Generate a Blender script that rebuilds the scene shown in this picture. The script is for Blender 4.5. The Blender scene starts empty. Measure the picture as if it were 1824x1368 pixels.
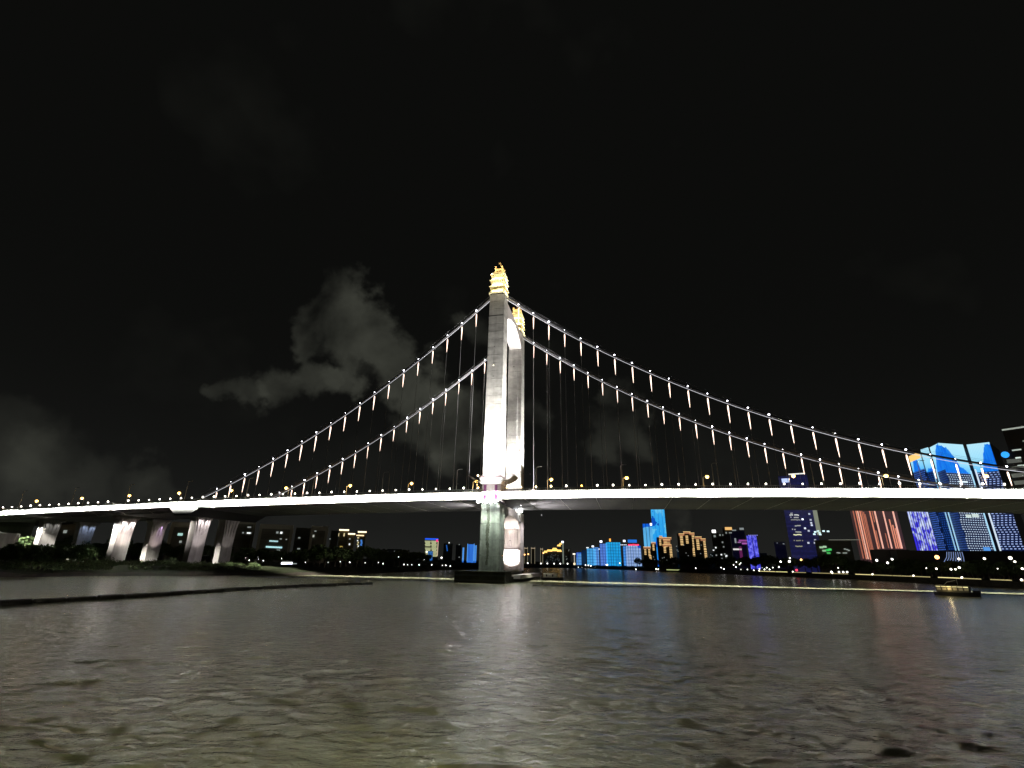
import bpy, math, random
import numpy as np
from mathutils import Vector, Matrix
R_ = random.Random(7)
S = 1.5            # metres per survey unit
HC = 4.67          # survey units from water up to the eye
scene = bpy.context.scene
COL = scene.collection

# ------------------------------------------------------------------ camera
F, PIT, ROL = 862.0, math.radians(20.1), math.radians(1.0)
cam = bpy.data.cameras.new('camera'); cam.sensor_width = 36; cam.lens = F/1824*36
cam.clip_start = 0.1; cam.clip_end = 20000
co = bpy.data.objects.new('camera', cam); COL.objects.link(co)
cr, sr, cp, sp = math.cos(ROL), math.sin(ROL), math.cos(PIT), math.sin(PIT)
Mx = Matrix(((cr, -sr, 0), (-sr*sp, -cr*sp, -cp), (sr*cp, cr*cp, -sp)))
co.matrix_world = Matrix.Translation((0, 0, HC*S)) @ Mx.to_4x4()
scene.camera = co

def ray(px, py):
    u = (px-912)/F; v = (684-py)/F
    u2 = u*cr - v*sr; v2 = u*sr + v*cr
    return (u2, cp - v2*sp, sp + v2*cp)
def kt(px, py):
    d = ray(px, py); return d[0]/d[1], d[2]/d[1]

# ------------------------------------------------------------------ world: night sky with cloud lit by the city
w = bpy.data.worlds.new('World'); scene.world = w; w.use_nodes = True
nt = w.node_tree; nt.nodes.clear()
def N(t, **k):
    n = nt.nodes.new(t)
    for a, b in k.items(): setattr(n, a, b)
    return n
L = nt.links.new
out = N('ShaderNodeOutputWorld'); tc = N('ShaderNodeTexCoord')
sky = N('ShaderNodeTexSky', sky_type='NISHITA', sun_disc=False, sun_elevation=math.radians(-8), sun_rotation=math.radians(200))
bgs = N('ShaderNodeBackground'); bgs.inputs[1].default_value = 0.02; L(sky.outputs[0], bgs.inputs[0])
sep = N('ShaderNodeSeparateXYZ'); L(tc.outputs['Generated'], sep.inputs[0])
def wm(op, a, b=None, c=None, clamp=False):
    n = N('ShaderNodeMath', operation=op, use_clamp=clamp)
    for i, x in enumerate((a, b, c)):
        if x is None: continue
        if isinstance(x, (int, float)): n.inputs[i].default_value = x
        else: L(x, n.inputs[i])
    return n.outputs[0]
nz = N('ShaderNodeTexNoise'); nz.inputs['Scale'].default_value = 6.0; nz.inputs['Detail'].default_value = 6; nz.inputs['Roughness'].default_value = 0.5
nz.inputs['Distortion'].default_value = 0.3
L(tc.outputs['Generated'], nz.inputs['Vector'])
nz2 = N('ShaderNodeTexNoise'); nz2.inputs['Scale'].default_value = 3.2; nz2.inputs['Detail'].default_value = 4
L(tc.outputs['Generated'], nz2.inputs['Vector'])
nw = N('ShaderNodeTexNoise'); nw.inputs['Scale'].default_value = 9.0; nw.inputs['Detail'].default_value = 5; nw.inputs['Roughness'].default_value = .55
L(tc.outputs['Generated'], nw.inputs['Vector'])
vs1 = N('ShaderNodeVectorMath', operation='SUBTRACT'); L(nw.outputs['Color'], vs1.inputs[0]); vs1.inputs[1].default_value = (.5, .5, .5)
vs2 = N('ShaderNodeVectorMath', operation='SCALE'); L(vs1.outputs[0], vs2.inputs[0]); vs2.inputs['Scale'].default_value = .19
vs3 = N('ShaderNodeVectorMath', operation='ADD'); L(tc.outputs['Generated'], vs3.inputs[0]); L(vs2.outputs[0], vs3.inputs[1])
vs4 = N('ShaderNodeVectorMath', operation='NORMALIZE'); L(vs3.outputs[0], vs4.inputs[0])
mask = None
for px, py, r, a in ((620, 535, 52, .95), (600, 575, 55, .9), (650, 610, 60, 1.0), (700, 650, 62, 1.0), (545, 607, 38, .8), (560, 675, 50, .8), (610, 680, 42, .85), (480, 682, 48, .75), (435, 700, 30, .5),
                     (740, 700, 70, .95), (800, 745, 80, .85), (730, 770, 55, .7), (850, 590, 45, .4), (820, 800, 60, .6),
                     (20, 770, 70, .20), (110, 830, 70, .20), (270, 848, 45, .28), (200, 858, 55, .24), (30, 845, 70, .2),
                     (1105, 725, 40, .75), (1140, 775, 45, .6), (1070, 790, 50, .45), (960, 745, 40, .4), (1180, 910, 50, .35)):
    d = Vector(ray(px, py)).normalized()
    dp = N('ShaderNodeVectorMath', operation='DOT_PRODUCT'); L(vs4.outputs[0], dp.inputs[0]); dp.inputs[1].default_value = d
    ang = r/F*0.68
    mr = N('ShaderNodeMapRange', interpolation_type='SMOOTHERSTEP'); L(dp.outputs['Value'], mr.inputs['Value'])
    mr.inputs['From Min'].default_value = math.cos(ang*1.45); mr.inputs['From Max'].default_value = 1.0
    mr.inputs['To Max'].default_value = a
    mask = mr.outputs[0] if mask is None else wm('ADD', mask, mr.outputs[0])
mask = wm('MINIMUM', mask, 1.0)
nc = wm('MULTIPLY', wm('SUBTRACT', nz.outputs[0], 0.30), 2.6, clamp=True)
cloud = wm('MULTIPLY', mask, nc)
faint = wm('MULTIPLY', wm('SUBTRACT', nz2.outputs[0], 0.58), 0.4, clamp=True)
cloud = wm('ADD', cloud, faint)
el = wm('MAXIMUM', sep.outputs['Z'], 0.0)
hz = wm('POWER', wm('SUBTRACT', 1.0, el), 7.0)
def rgbscale(col, fac):
    n = N('ShaderNodeVectorMath', operation='SCALE'); n.inputs[0].default_value = col; L(fac, n.inputs['Scale']); return n.outputs[0]
def vadd(a, b):
    n = N('ShaderNodeVectorMath', operation='ADD'); L(a, n.inputs[0]); L(b, n.inputs[1]); return n.outputs[0]
one = wm('ADD', 0.0, 1.0)
colr = vadd(vadd(rgbscale((.0036, .0037, .0033), one), rgbscale((.0112, .0116, .0108), hz)), rgbscale((.054, .056, .044), cloud))
bg = N('ShaderNodeBackground'); L(colr, bg.inputs[0]); bg.inputs[1].default_value = 1.0
ad = N('ShaderNodeAddShader'); L(bg.outputs[0], ad.inputs[0]); L(bgs.outputs[0], ad.inputs[1]); L(ad.outputs[0], out.inputs[0])
scene.view_settings.view_transform = 'Standard'; scene.view_settings.look = 'None'
scene.view_settings.exposure = 0.0; scene.view_settings.gamma = 1.0
scene.render.engine = 'CYCLES'
scene.cycles.use_denoising = True
scene.cycles.max_bounces = 5; scene.cycles.diffuse_bounces = 2; scene.cycles.glossy_bounces = 3
scene.cycles.sample_clamp_indirect = 60.0
scene.cycles.caustics_reflective = True

# ------------------------------------------------------------------ materials
MATS = {}
def principled(name, col, rough=0.6, metal=0.0, noise=None, bump=None, objrand=0.0, spec=0.5):
    if name in MATS: return MATS[name]
    m = bpy.data.materials.new(name); m.use_nodes = True; MATS[name] = m
    t = m.node_tree; b = t.nodes['Principled BSDF']
    b.inputs['Base Color'].default_value = (*col, 1); b.inputs['Roughness'].default_value = rough
    b.inputs['Metallic'].default_value = metal; b.inputs['Specular IOR Level'].default_value = spec
    if noise:
        g = t.nodes.new('ShaderNodeNewGeometry'); src = g.outputs['Position']
        fac = None
        for sc, amt in noise:
            mp = t.nodes.new('ShaderNodeMapping'); mp.inputs['Scale'].default_value = sc
            n = t.nodes.new('ShaderNodeTexNoise'); n.inputs['Scale'].default_value = 1; n.inputs['Detail'].default_value = 5
            t.links.new(src, mp.inputs[0]); t.links.new(mp.outputs[0], n.inputs['Vector'])
            mr = t.nodes.new('ShaderNodeMapRange'); mr.inputs[1].default_value = .3; mr.inputs[2].default_value = .7
            mr.inputs[3].default_value = 1-amt; mr.inputs[4].default_value = 1+amt*.5
            t.links.new(n.outputs[0], mr.inputs[0])
            if fac is None: fac = mr.outputs[0]
            else:
                k = t.nodes.new('ShaderNodeMath'); k.operation = 'MULTIPLY'
                t.links.new(fac, k.inputs[0]); t.links.new(mr.outputs[0], k.inputs[1]); fac = k.outputs[0]
        if objrand:
            oi = t.nodes.new('ShaderNodeObjectInfo'); mr = t.nodes.new('ShaderNodeMapRange')
            mr.inputs[3].default_value = 1-objrand; mr.inputs[4].default_value = 1+objrand*.5
            t.links.new(oi.outputs['Random'], mr.inputs[0])
            k = t.nodes.new('ShaderNodeMath'); k.operation = 'MULTIPLY'
            t.links.new(fac, k.inputs[0]); t.links.new(mr.outputs[0], k.inputs[1]); fac = k.outputs[0]
        v = t.nodes.new('ShaderNodeVectorMath'); v.operation = 'SCALE'; v.inputs[0].default_value = col
        t.links.new(fac, v.inputs['Scale']); t.links.new(v.outputs[0], b.inputs['Base Color'])
    if bump:
        g = t.nodes.new('ShaderNodeNewGeometry')
        n = t.nodes.new('ShaderNodeTexNoise'); n.inputs['Scale'].default_value = bump[0]; n.inputs['Detail'].default_value = 6
        t.links.new(g.outputs['Position'], n.inputs['Vector'])
        bp = t.nodes.new('ShaderNodeBump'); bp.inputs['Strength'].default_value = .5; bp.inputs['Distance'].default_value = bump[1]
        t.links.new(n.outputs[0], bp.inputs['Height']); t.links.new(bp.outputs[0], b.inputs['Normal'])
    return m
def emit(col, strength, sample=False):
    key = 'light_%s_%s_%s' % ('_'.join('%.2f' % c for c in col), strength, sample)
    if key in MATS: return MATS[key]
    m = bpy.data.materials.new('glowing_light'); m.use_nodes = True; MATS[key] = m
    b = m.node_tree.nodes['Principled BSDF']
    b.inputs['Base Color'].default_value = (*[c*.5 for c in col], 1)
    b.inputs['Emission Color'].default_value = (*col, 1); b.inputs['Emission Strength'].default_value = strength
    if not sample: m.cycles.emission_sampling = 'NONE'
    return m
CONC = principled('tower_concrete', (.42, .41, .385), .75, noise=[((.12, .12, .40), .28), ((.9, .9, .03), .14), ((.7, .7, .7), .18)], bump=(3, .03), objrand=.15)
CONC2 = principled('pier_concrete', (.40, .36, .34), .8, noise=[((1.0, 1.0, .08), .2), ((.4, .4, .4), .18)], bump=(3, .03))
STAIN = principled('stained_wet_concrete', (.30, .33, .28), .8, noise=[((.8, .8, .05), .40), ((.35, .35, .30), .30), ((1.3, 1.3, 1.0), .2)], objrand=.12)
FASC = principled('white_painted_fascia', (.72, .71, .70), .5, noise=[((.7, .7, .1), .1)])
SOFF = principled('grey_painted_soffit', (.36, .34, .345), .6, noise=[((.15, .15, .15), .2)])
RAIL = principled('galvanised_railing', (.17, .175, .17), .5, .1)
ASPH = principled('asphalt', (.05, .05, .05), .9, noise=[((.5, .5, .5), .2)])
DARKM = principled('dark_metal', (.03, .03, .032), .5, .2)
CABM = principled('cable_wrap_paint', (.15, .15, .165), .45, .1)
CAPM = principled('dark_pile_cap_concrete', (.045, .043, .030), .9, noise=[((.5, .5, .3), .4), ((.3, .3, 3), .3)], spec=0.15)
TILE = principled('cream_glazed_tile', (.62, .56, .34), .4, noise=[((2, 2, 2), .2)])
GOLD = principled('gold_leaf', (.85, .60, .30), .4, .1)
BARK = principled('tree_bark', (.06, .045, .03), .9)
LEAF = principled('foliage', (.05, .075, .025), .8, noise=[((.6, .6, .6), .5)], spec=.2)
LEAF2 = principled('shrub_foliage', (.06, .08, .03), .7, noise=[((.5, .5, .5), .5)], spec=.2)
GRND = principled('bank_mud_and_grass', (.019, .021, .011), .95, noise=[((.12, .12, .12), .5), ((1.2, 1.2, 1.2), .3)], bump=(.8, .3), spec=0.05)
SAND = principled('muddy_foreshore', (.030, .024, .019), .9, noise=[((.25, .25, .25), .5)], bump=(1, .2), spec=0.05)
DARKB = principled('unlit_building_wall', (.085, .09, .07), .8, noise=[((.05, .05, .3), .3)])
FOAM = principled('foam', (.16, .17, .19), 1.0, noise=[((.25, .25, .25), .8), ((1.2, 1.2, 1.2), .6)], spec=0.0)
WHITEP = principled('white_hull_paint', (.6, .58, .5), .5)

# ------------------------------------------------------------------ mesh helpers
class MB:
    def __init__(s): s.v = []; s.f = []; s.mi = []
    def add(s, vs, fs, mi=0):
        o = len(s.v); s.v += [tuple(a) for a in vs]; s.f += [tuple(i+o for i in f) for f in fs]; s.mi += [mi]*len(fs); return s
    def hexa(s, p, mi=0):     # 8 points: bottom 4 ccw, top 4 ccw
        return s.add(p, [(3, 2, 1, 0), (4, 5, 6, 7), (0, 1, 5, 4), (1, 2, 6, 5), (2, 3, 7, 6), (3, 0, 4, 7)], mi)
    def box(s, c, d, mi=0):
        x, y, z = c; a, b, e = d[0]/2, d[1]/2, d[2]/2
        return s.hexa([(x-a, y-b, z-e), (x+a, y-b, z-e), (x+a, y+b, z-e), (x-a, y+b, z-e), (x-a, y-b, z+e), (x+a, y-b, z+e), (x+a, y+b, z+e), (x-a, y+b, z+e)], mi)
    def tube(s, pts, rad, n=8, mi=0, cap=True):
        pts = [Vector(p) for p in pts]; rs = rad if hasattr(rad, '__len__') else [rad]*len(pts)
        vs = []; fs = []
        for i, p in enumerate(pts):
            t = (pts[min(i+1, len(pts)-1)] - pts[max(i-1, 0)]).normalized()
            a = t.cross(Vector((0, 1, 0)) if abs(t.y) < .9 else Vector((1, 0, 0))).normalized(); b = t.cross(a)
            for j in range(n):
                q = 2*math.pi*j/n; vs.append(p + (a*math.cos(q) + b*math.sin(q))*rs[i])
        for i in range(len(pts)-1):
            for j in range(n): fs.append((i*n+j, i*n+(j+1) % n, (i+1)*n+(j+1) % n, (i+1)*n+j))
        if cap: fs.append(tuple(range(n-1, -1, -1))); fs.append(tuple((len(pts)-1)*n+j for j in range(n)))
        return s.add(vs, fs, mi)
    def ball(s, c, r, mi=0, nu=8, nv=5, sq=1.0):
        vs = [(c[0], c[1], c[2]-r*sq)]; fs = []
        for i in range(1, nv):
            th = math.pi*i/nv - math.pi/2
            for j in range(nu):
                ph = 2*math.pi*j/nu; vs.append((c[0]+r*math.cos(th)*math.cos(ph), c[1]+r*math.cos(th)*math.sin(ph), c[2]+r*sq*math.sin(th)))
        vs.append((c[0], c[1], c[2]+r*sq))
        for j in range(nu): fs.append((0, 1+(j+1) % nu, 1+j)); fs.append((len(vs)-1, 1+(nv-2)*nu+j, 1+(nv-2)*nu+(j+1) % nu))
        for i in range(nv-2):
            for j in range(nu): fs.append((1+i*nu+j, 1+i*nu+(j+1) % nu, 1+(i+1)*nu+(j+1) % nu, 1+(i+1)*nu+j))
        return s.add(vs, fs, mi)
    def mesh(s, name, mats, smooth=False):
        me = bpy.data.meshes.new(name); me.from_pydata(s.v, [], s.f)
        for m in (mats if isinstance(mats, (list, tuple)) else [mats]): me.materials.append(m)
        if any(s.mi): me.polygons.foreach_set('material_index', s.mi)
        if smooth: me.polygons.foreach_set('use_smooth', [True]*len(s.f))
        me.update(); return me
    def build(s, name, mats, parent=None, smooth=False, loc=None):
        return link(name, s.mesh(name, mats, smooth), parent, loc)
def link(name, me, parent=None, loc=None, rot=None):
    o = bpy.data.objects.new(name, me); COL.objects.link(o)
    if parent: o.parent = parent
    if loc is not None: o.location = loc
    if rot is not None: o.rotation_euler = rot
    return o
def tag(o, label=None, cat=None, group=None, kind=None):
    if label: o['label'] = label
    if cat: o['category'] = cat
    if group: o['group'] = group
    if kind: o['kind'] = kind
    return o
def empty(name, loc=(0, 0, 0), rz=0, **k):
    o = bpy.data.objects.new(name, None); COL.objects.link(o); o.location = loc; o.rotation_euler = (0, 0, rz); o.empty_display_size = .5
    return tag(o, **k)
def lamp(kind, name, loc, parent=None, energy=100, col=(1, 1, 1), target=None, size=.3, sizey=None, angle=60, blend=.5):
    d = bpy.data.lights.new(name, kind); d.energy = energy; d.color = col
    if kind == 'AREA':
        d.shape = 'RECTANGLE'; d.size = size; d.size_y = sizey or size
    elif kind == 'SPOT':
        d.spot_size = math.radians(angle); d.spot_blend = blend; d.shadow_soft_size = size
    else: d.shadow_soft_size = size
    o = bpy.data.objects.new(name, d); COL.objects.link(o); o.location = loc
    if target is not None: o.rotation_euler = (Vector(target)-Vector(loc)).to_track_quat('-Z', 'Y').to_euler()
    if parent: o.parent = parent
    return o

# ------------------------------------------------------------------ bridge frame: s along the deck, v across (0 = near cable), z from eye level
TH = math.radians(12.8)
AX = (math.cos(TH), -math.sin(TH)); PP = (math.sin(TH), math.cos(TH)); O0 = (-4.0, 120.0)
def G(s, v, z):
    return ((O0[0]+s*AX[0]+v*PP[0])*S, (O0[1]+s*AX[1]+v*PP[1])*S, (z+HC)*S)
_c = np.polyfit([-155, -133, -112, -93, -75, -41, -4, 9, 42, 65, 86, 107], [12.6, 13.3, 13.9, 14.5, 15.1, 15.85, 16.35, 16.4, 16.3, 16.1, 15.85, 15.45], 3)
_zl = float(np.polyval(_c, -158)); _gl = (_zl-float(np.polyval(_c, -168)))/10; _zr = float(np.polyval(_c, 108)); _gr = (float(np.polyval(_c, 108))-float(np.polyval(_c, 104)))/4
def Z0(s):                      # top of the parapet
    if s < -158: return _zl + (s+158)*_gl
    if s > 108: return _zr + (s-108)*_gr
    return float(np.polyval(_c, s))
def profile(mb, s0, s1, prof, mi=0):   # prof(s) -> list of (v,z)
    a = [G(s0, *p) for p in prof(s0)]; b = [G(s1, *p) for p in prof(s1)]; n = len(a)
    mb.add(a+b, [tuple(range(n)), tuple(range(2*n-1, n-1, -1))] + [(i, i+n, (i+1) % n+n, (i+1) % n) for i in range(n)], mi)

# ------------------------------------------------------------------ water
def graded(lo, hi, c0, d0, g, far):
    a = [c0]; d = d0
    while a[-1] < hi: a.append(a[-1]+d); d *= g if a[-1]-c0 > 14 else 1
    b = [c0]; d = d0
    while b[-1] > lo: b.append(b[-1]-d); d *= g if c0-b[-1] > 14 else 1
    return np.array([-far*2, -far] + sorted(set(b+a)) + [far, far*2])
gx = graded(-330, 330, 0, .20, 1.0085, 2500); gy = graded(-20, 520, 8, .13, 1.0085, 2500)
X, Y = np.meshgrid(gx, gy)
dx = np.gradient(gx)[None, :]; dy = np.gradient(gy)[:, None]
rs = np.random.RandomState(4); Zw = np.zeros_like(X)
for i in range(84):
    lam = 0.55*1.052**i; ang = rs.normal(math.radians(78), .55); k = 2*math.pi/lam
    amp = .0062*lam**.85 * (1 if lam < 1.8 else (1.8/lam)**1.15)
    lim = np.clip((lam/np.maximum(dx*abs(math.cos(ang)), dy*abs(math.sin(ang))) - 2.5)/3, 0, 1)
    ph = rs.uniform(0, 6.28)
    wx = .6*np.sin(Y*.05+i) + .5*np.sin(X*.043+1.7*i)
    Zw += lim*amp*np.sin(k*(X*math.cos(ang)+Y*math.sin(ang)+wx) + ph)
patch = .75 + .35*np.sin(X*.045+1.3*np.sin(Y*.03)) * np.sin(Y*.06+1.1*np.sin(X*.02)+.8)
Zw *= patch
Zw *= np.clip(1.15-np.hypot(X, Y)/900, .35, 1)
ny, nx = X.shape
verts = np.stack([X, Y, Zw], -1).reshape(-1, 3)
idx = np.arange(nx*ny).reshape(ny, nx)
quads = np.stack([idx[:-1, :-1], idx[:-1, 1:], idx[1:, 1:], idx[1:, :-1]], -1).reshape(-1, 4)
wme = bpy.data.meshes.new('water'); wme.vertices.add(len(verts)); wme.vertices.foreach_set('co', verts.ravel().astype('f'))
wme.loops.add(quads.size); wme.loops.foreach_set('vertex_index', quads.ravel().astype('i'))
wme.polygons.add(len(quads)); wme.polygons.foreach_set('loop_start', np.arange(0, quads.size, 4, dtype='i'))
wme.polygons.foreach_set('use_smooth', np.ones(len(quads), bool)); wme.update(calc_edges=True)
WM = bpy.data.materials.new('river_water'); WM.use_nodes = True; t = WM.node_tree; b = t.nodes['Principled BSDF']
b.inputs['Base Color'].default_value = (.25, .25, .15, 1); b.inputs['Roughness'].default_value = .18; b.inputs['IOR'].default_value = 1.33
g = t.nodes.new('ShaderNodeNewGeometry')
hs = None
for sc, dist in (((.8, 1.8, 1), 2.3), ((2.0, 4.6, 1), 1.4), ((5.0, 11, 1), .5)):
    mp = t.nodes.new('ShaderNodeMapping'); mp.inputs['Scale'].default_value = sc; mp.inputs['Rotation'].default_value = (0, 0, .15)
    n = t.nodes.new('ShaderNodeTexNoise'); n.inputs['Scale'].default_value = 1; n.inputs['Detail'].default_value = 3; n.inputs['Distortion'].default_value = .5
    t.links.new(g.outputs['Position'], mp.inputs[0]); t.links.new(mp.outputs[0], n.inputs['Vector'])
    m = t.nodes.new('ShaderNodeMath'); m.operation = 'MULTIPLY'; m.inputs[1].default_value = dist; t.links.new(n.outputs[0], m.inputs[0])
    if hs is None: hs = m.outputs[0]
    else:
        a = t.nodes.new('ShaderNodeMath'); a.operation = 'ADD'; t.links.new(hs, a.inputs[0]); t.links.new(m.outputs[0], a.inputs[1]); hs = a.outputs[0]
bp = t.nodes.new('ShaderNodeBump'); bp.inputs['Strength'].default_value = 1.0; bp.inputs['Distance'].default_value = .10
t.links.new(hs, bp.inputs['Height']); t.links.new(bp.outputs[0], b.inputs['Normal'])
wme.materials.append(WM)
tag(link('water', wme), 'rippled dark river water under the bridge', kind='structure')

# ------------------------------------------------------------------ river banks
SH = [(-260, -60), (-190, 0), (-150, 60), (-124, 88), (-101, 104), (-85, 122), (-71, 136), (-58, 143), (-49, 150), (-44, 185), (-34, 245), (-12, 330), (25, 420), (60, 430), (85, 372), (101, 317), (120, 255), (137, 203), (137, 165), (133, 134), (137, 95), (160, 60), (230, 0), (300, -60)]
def densify(P, step):
    o = []
    for (a, b), (c, d) in zip(P, P[1:]):
        n = max(1, int(math.hypot(c-a, d-b)/step))
        for i in range(n): o.append((a+(c-a)*i/n, b+(d-b)*i/n))
    return o + [P[-1]]
SHD = densify(SH, 4)
mb = MB(); prof = [(-3, -1.0), (0, .05), (2.5, .7), (6, 1.3), (10, 2.0), (18, 2.2), (60, 2.4), (500, 3), (4000, 4)]
vs = []; fs = []
for i, (x, y) in enumerate(SHD):
    r = math.hypot(x, y); ux, uy = x/r, y/r
    wob = 1.2*math.sin(i*1.7)+.9*math.sin(i*.63+1)+.6*math.sin(i*3.1)
    for d, z in prof:
        dd = d + (wob if d < 20 else 0)
        vs.append(((x+ux*dd)*S, (y+uy*dd)*S, (z + (.25*math.sin(i*2.3+d) if 2 < d < 100 else 0))*S))
n = len(prof)
for i in range(len(SHD)-1):
    for j in range(n-1): fs.append((i*n+j, (i+1)*n+j, (i+1)*n+j+1, i*n+j+1))
mb.add(vs, fs); mb.mi = [1 if (k % (n-1)) < 2 else 0 for k in range(len(fs))]
tag(mb.build('ground', [GRND, SAND], smooth=True), 'dark river bank rising from the water', kind='structure')
mb = MB(); mb.add([(-6000, -6000, -6), (6000, -6000, -6), (6000, 9000, -6), (-6000, 9000, -6)], [(0, 1, 2, 3)])
tag(mb.build('river_bed', GRND), 'mud below the river', kind='structure')

# ------------------------------------------------------------------ foam line
def foamline(P, w_):
    mb = MB(); P = densify(P, .5); vs = []
    for i, (x, y) in enumerate(P):
        a = P[min(i+1, len(P)-1)]; c = P[max(i-1, 0)]; tx, ty = a[0]-c[0], a[1]-c[1]; l = math.hypot(tx, ty); nx_, ny_ = -ty/l, tx/l
        h = w_*(.65+.5*R_.random()); o = .35*math.sin(i*.35)+.3*R_.random()
        vs += [((x+nx_*(o-h))*S, (y+ny_*(o-h))*S, .02), ((x+nx_*o)*S, (y+ny_*o)*S, .26), ((x+nx_*(o+h))*S, (y+ny_*(o+h))*S, .02)]
    fs = []
    for i in range(len(P)-1): fs += [(3*i, 3*i+3, 3*i+4, 3*i+1), (3*i+1, 3*i+4, 3*i+5, 3*i+2)]
    return mb.add(vs, fs).build('foam', FOAM)
tag(foamline([(5, 108), (25, 110), (47, 111), (70, 111), (87, 108), (98, 103), (110, 96)], .33), 'long thin white foam line on the water right of the tower', kind='stuff')
tag(foamline([(-66, 129), (-52, 127), (-40, 126), (-28, 124), (-11, 115)], .3), 'thin white foam line on the water left of the tower', kind='stuff')

# ------------------------------------------------------------------ floating boom
root = empty('floating_boom', ((-47)*S, 49*S, 0), label='long dark floating boom lying across the water on the left', cat='boom')
P = densify([(-56, 36), (-49.5, 45), (-46.5, 52), (-43.5, 60), (-41, 68), (-38.5, 78), (-35, 87), (-31, 94), (-26, 100)], 2.2)
for i in range(len(P)-1):
    (x0, y0), (x1, y1) = P[i], P[i+1]; q = .03
    a = Vector((x0+(x1-x0)*q+47, y0+(y1-y0)*q-49, 0))*S; c = Vector((x1-(x1-x0)*q+47, y1-(y1-y0)*q-49, 0))*S
    r = .55+.05*math.sin(i*2.0)
    a.z = c.z = .12
    MB().tube([a, a.lerp(c, .03), c.lerp(a, .03), c], [r*.6, r, r, r*.6], 10).build('float_section', CAPM, root)

# ------------------------------------------------------------------ suspension bridge
BR = empty('suspension_bridge', G(0, 12, -HC), label='white floodlit suspension bridge with one tall twin legged tower', cat='bridge')
BRL = Vector(BR.location)
def GB(s, v, z, root=None):
    return tuple(Vector(G(s, v, z)) - (BRL if root is None else root))
class PB(MB):               # mesh in bridge-local coordinates
    def sbox(s, s0, s1, v0, v1, z0, z1, mi=0):
        return s.hexa([GB(s0, v0, z0), GB(s1, v0, z0), GB(s1, v1, z0), GB(s0, v1, z0), GB(s0, v0, z1), GB(s1, v0, z1), GB(s1, v1, z1), GB(s0, v1, z1)], mi)
    def frus(s, a, b, mi=0): # a,b = (s0,s1,v0,v1,z)
        return s.hexa([GB(a[0], a[2], a[4]), GB(a[1], a[2], a[4]), GB(a[1], a[3], a[4]), GB(a[0], a[3], a[4]), GB(b[0], b[2], b[4]), GB(b[1], b[2], b[4]), GB(b[1], b[3], b[4]), GB(b[0], b[3], b[4])], mi)
    def prof(s, s0, s1, fn, mi=0):
        a = [GB(s0, *p) for p in fn(s0)]; b = [GB(s1, *p) for p in fn(s1)]; n = len(a)
        return s.add(a+b, [tuple(range(n)), tuple(range(2*n-1, n-1, -1))] + [(i, i+n, (i+1) % n+n, (i+1) % n) for i in range(n)], mi)

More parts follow.
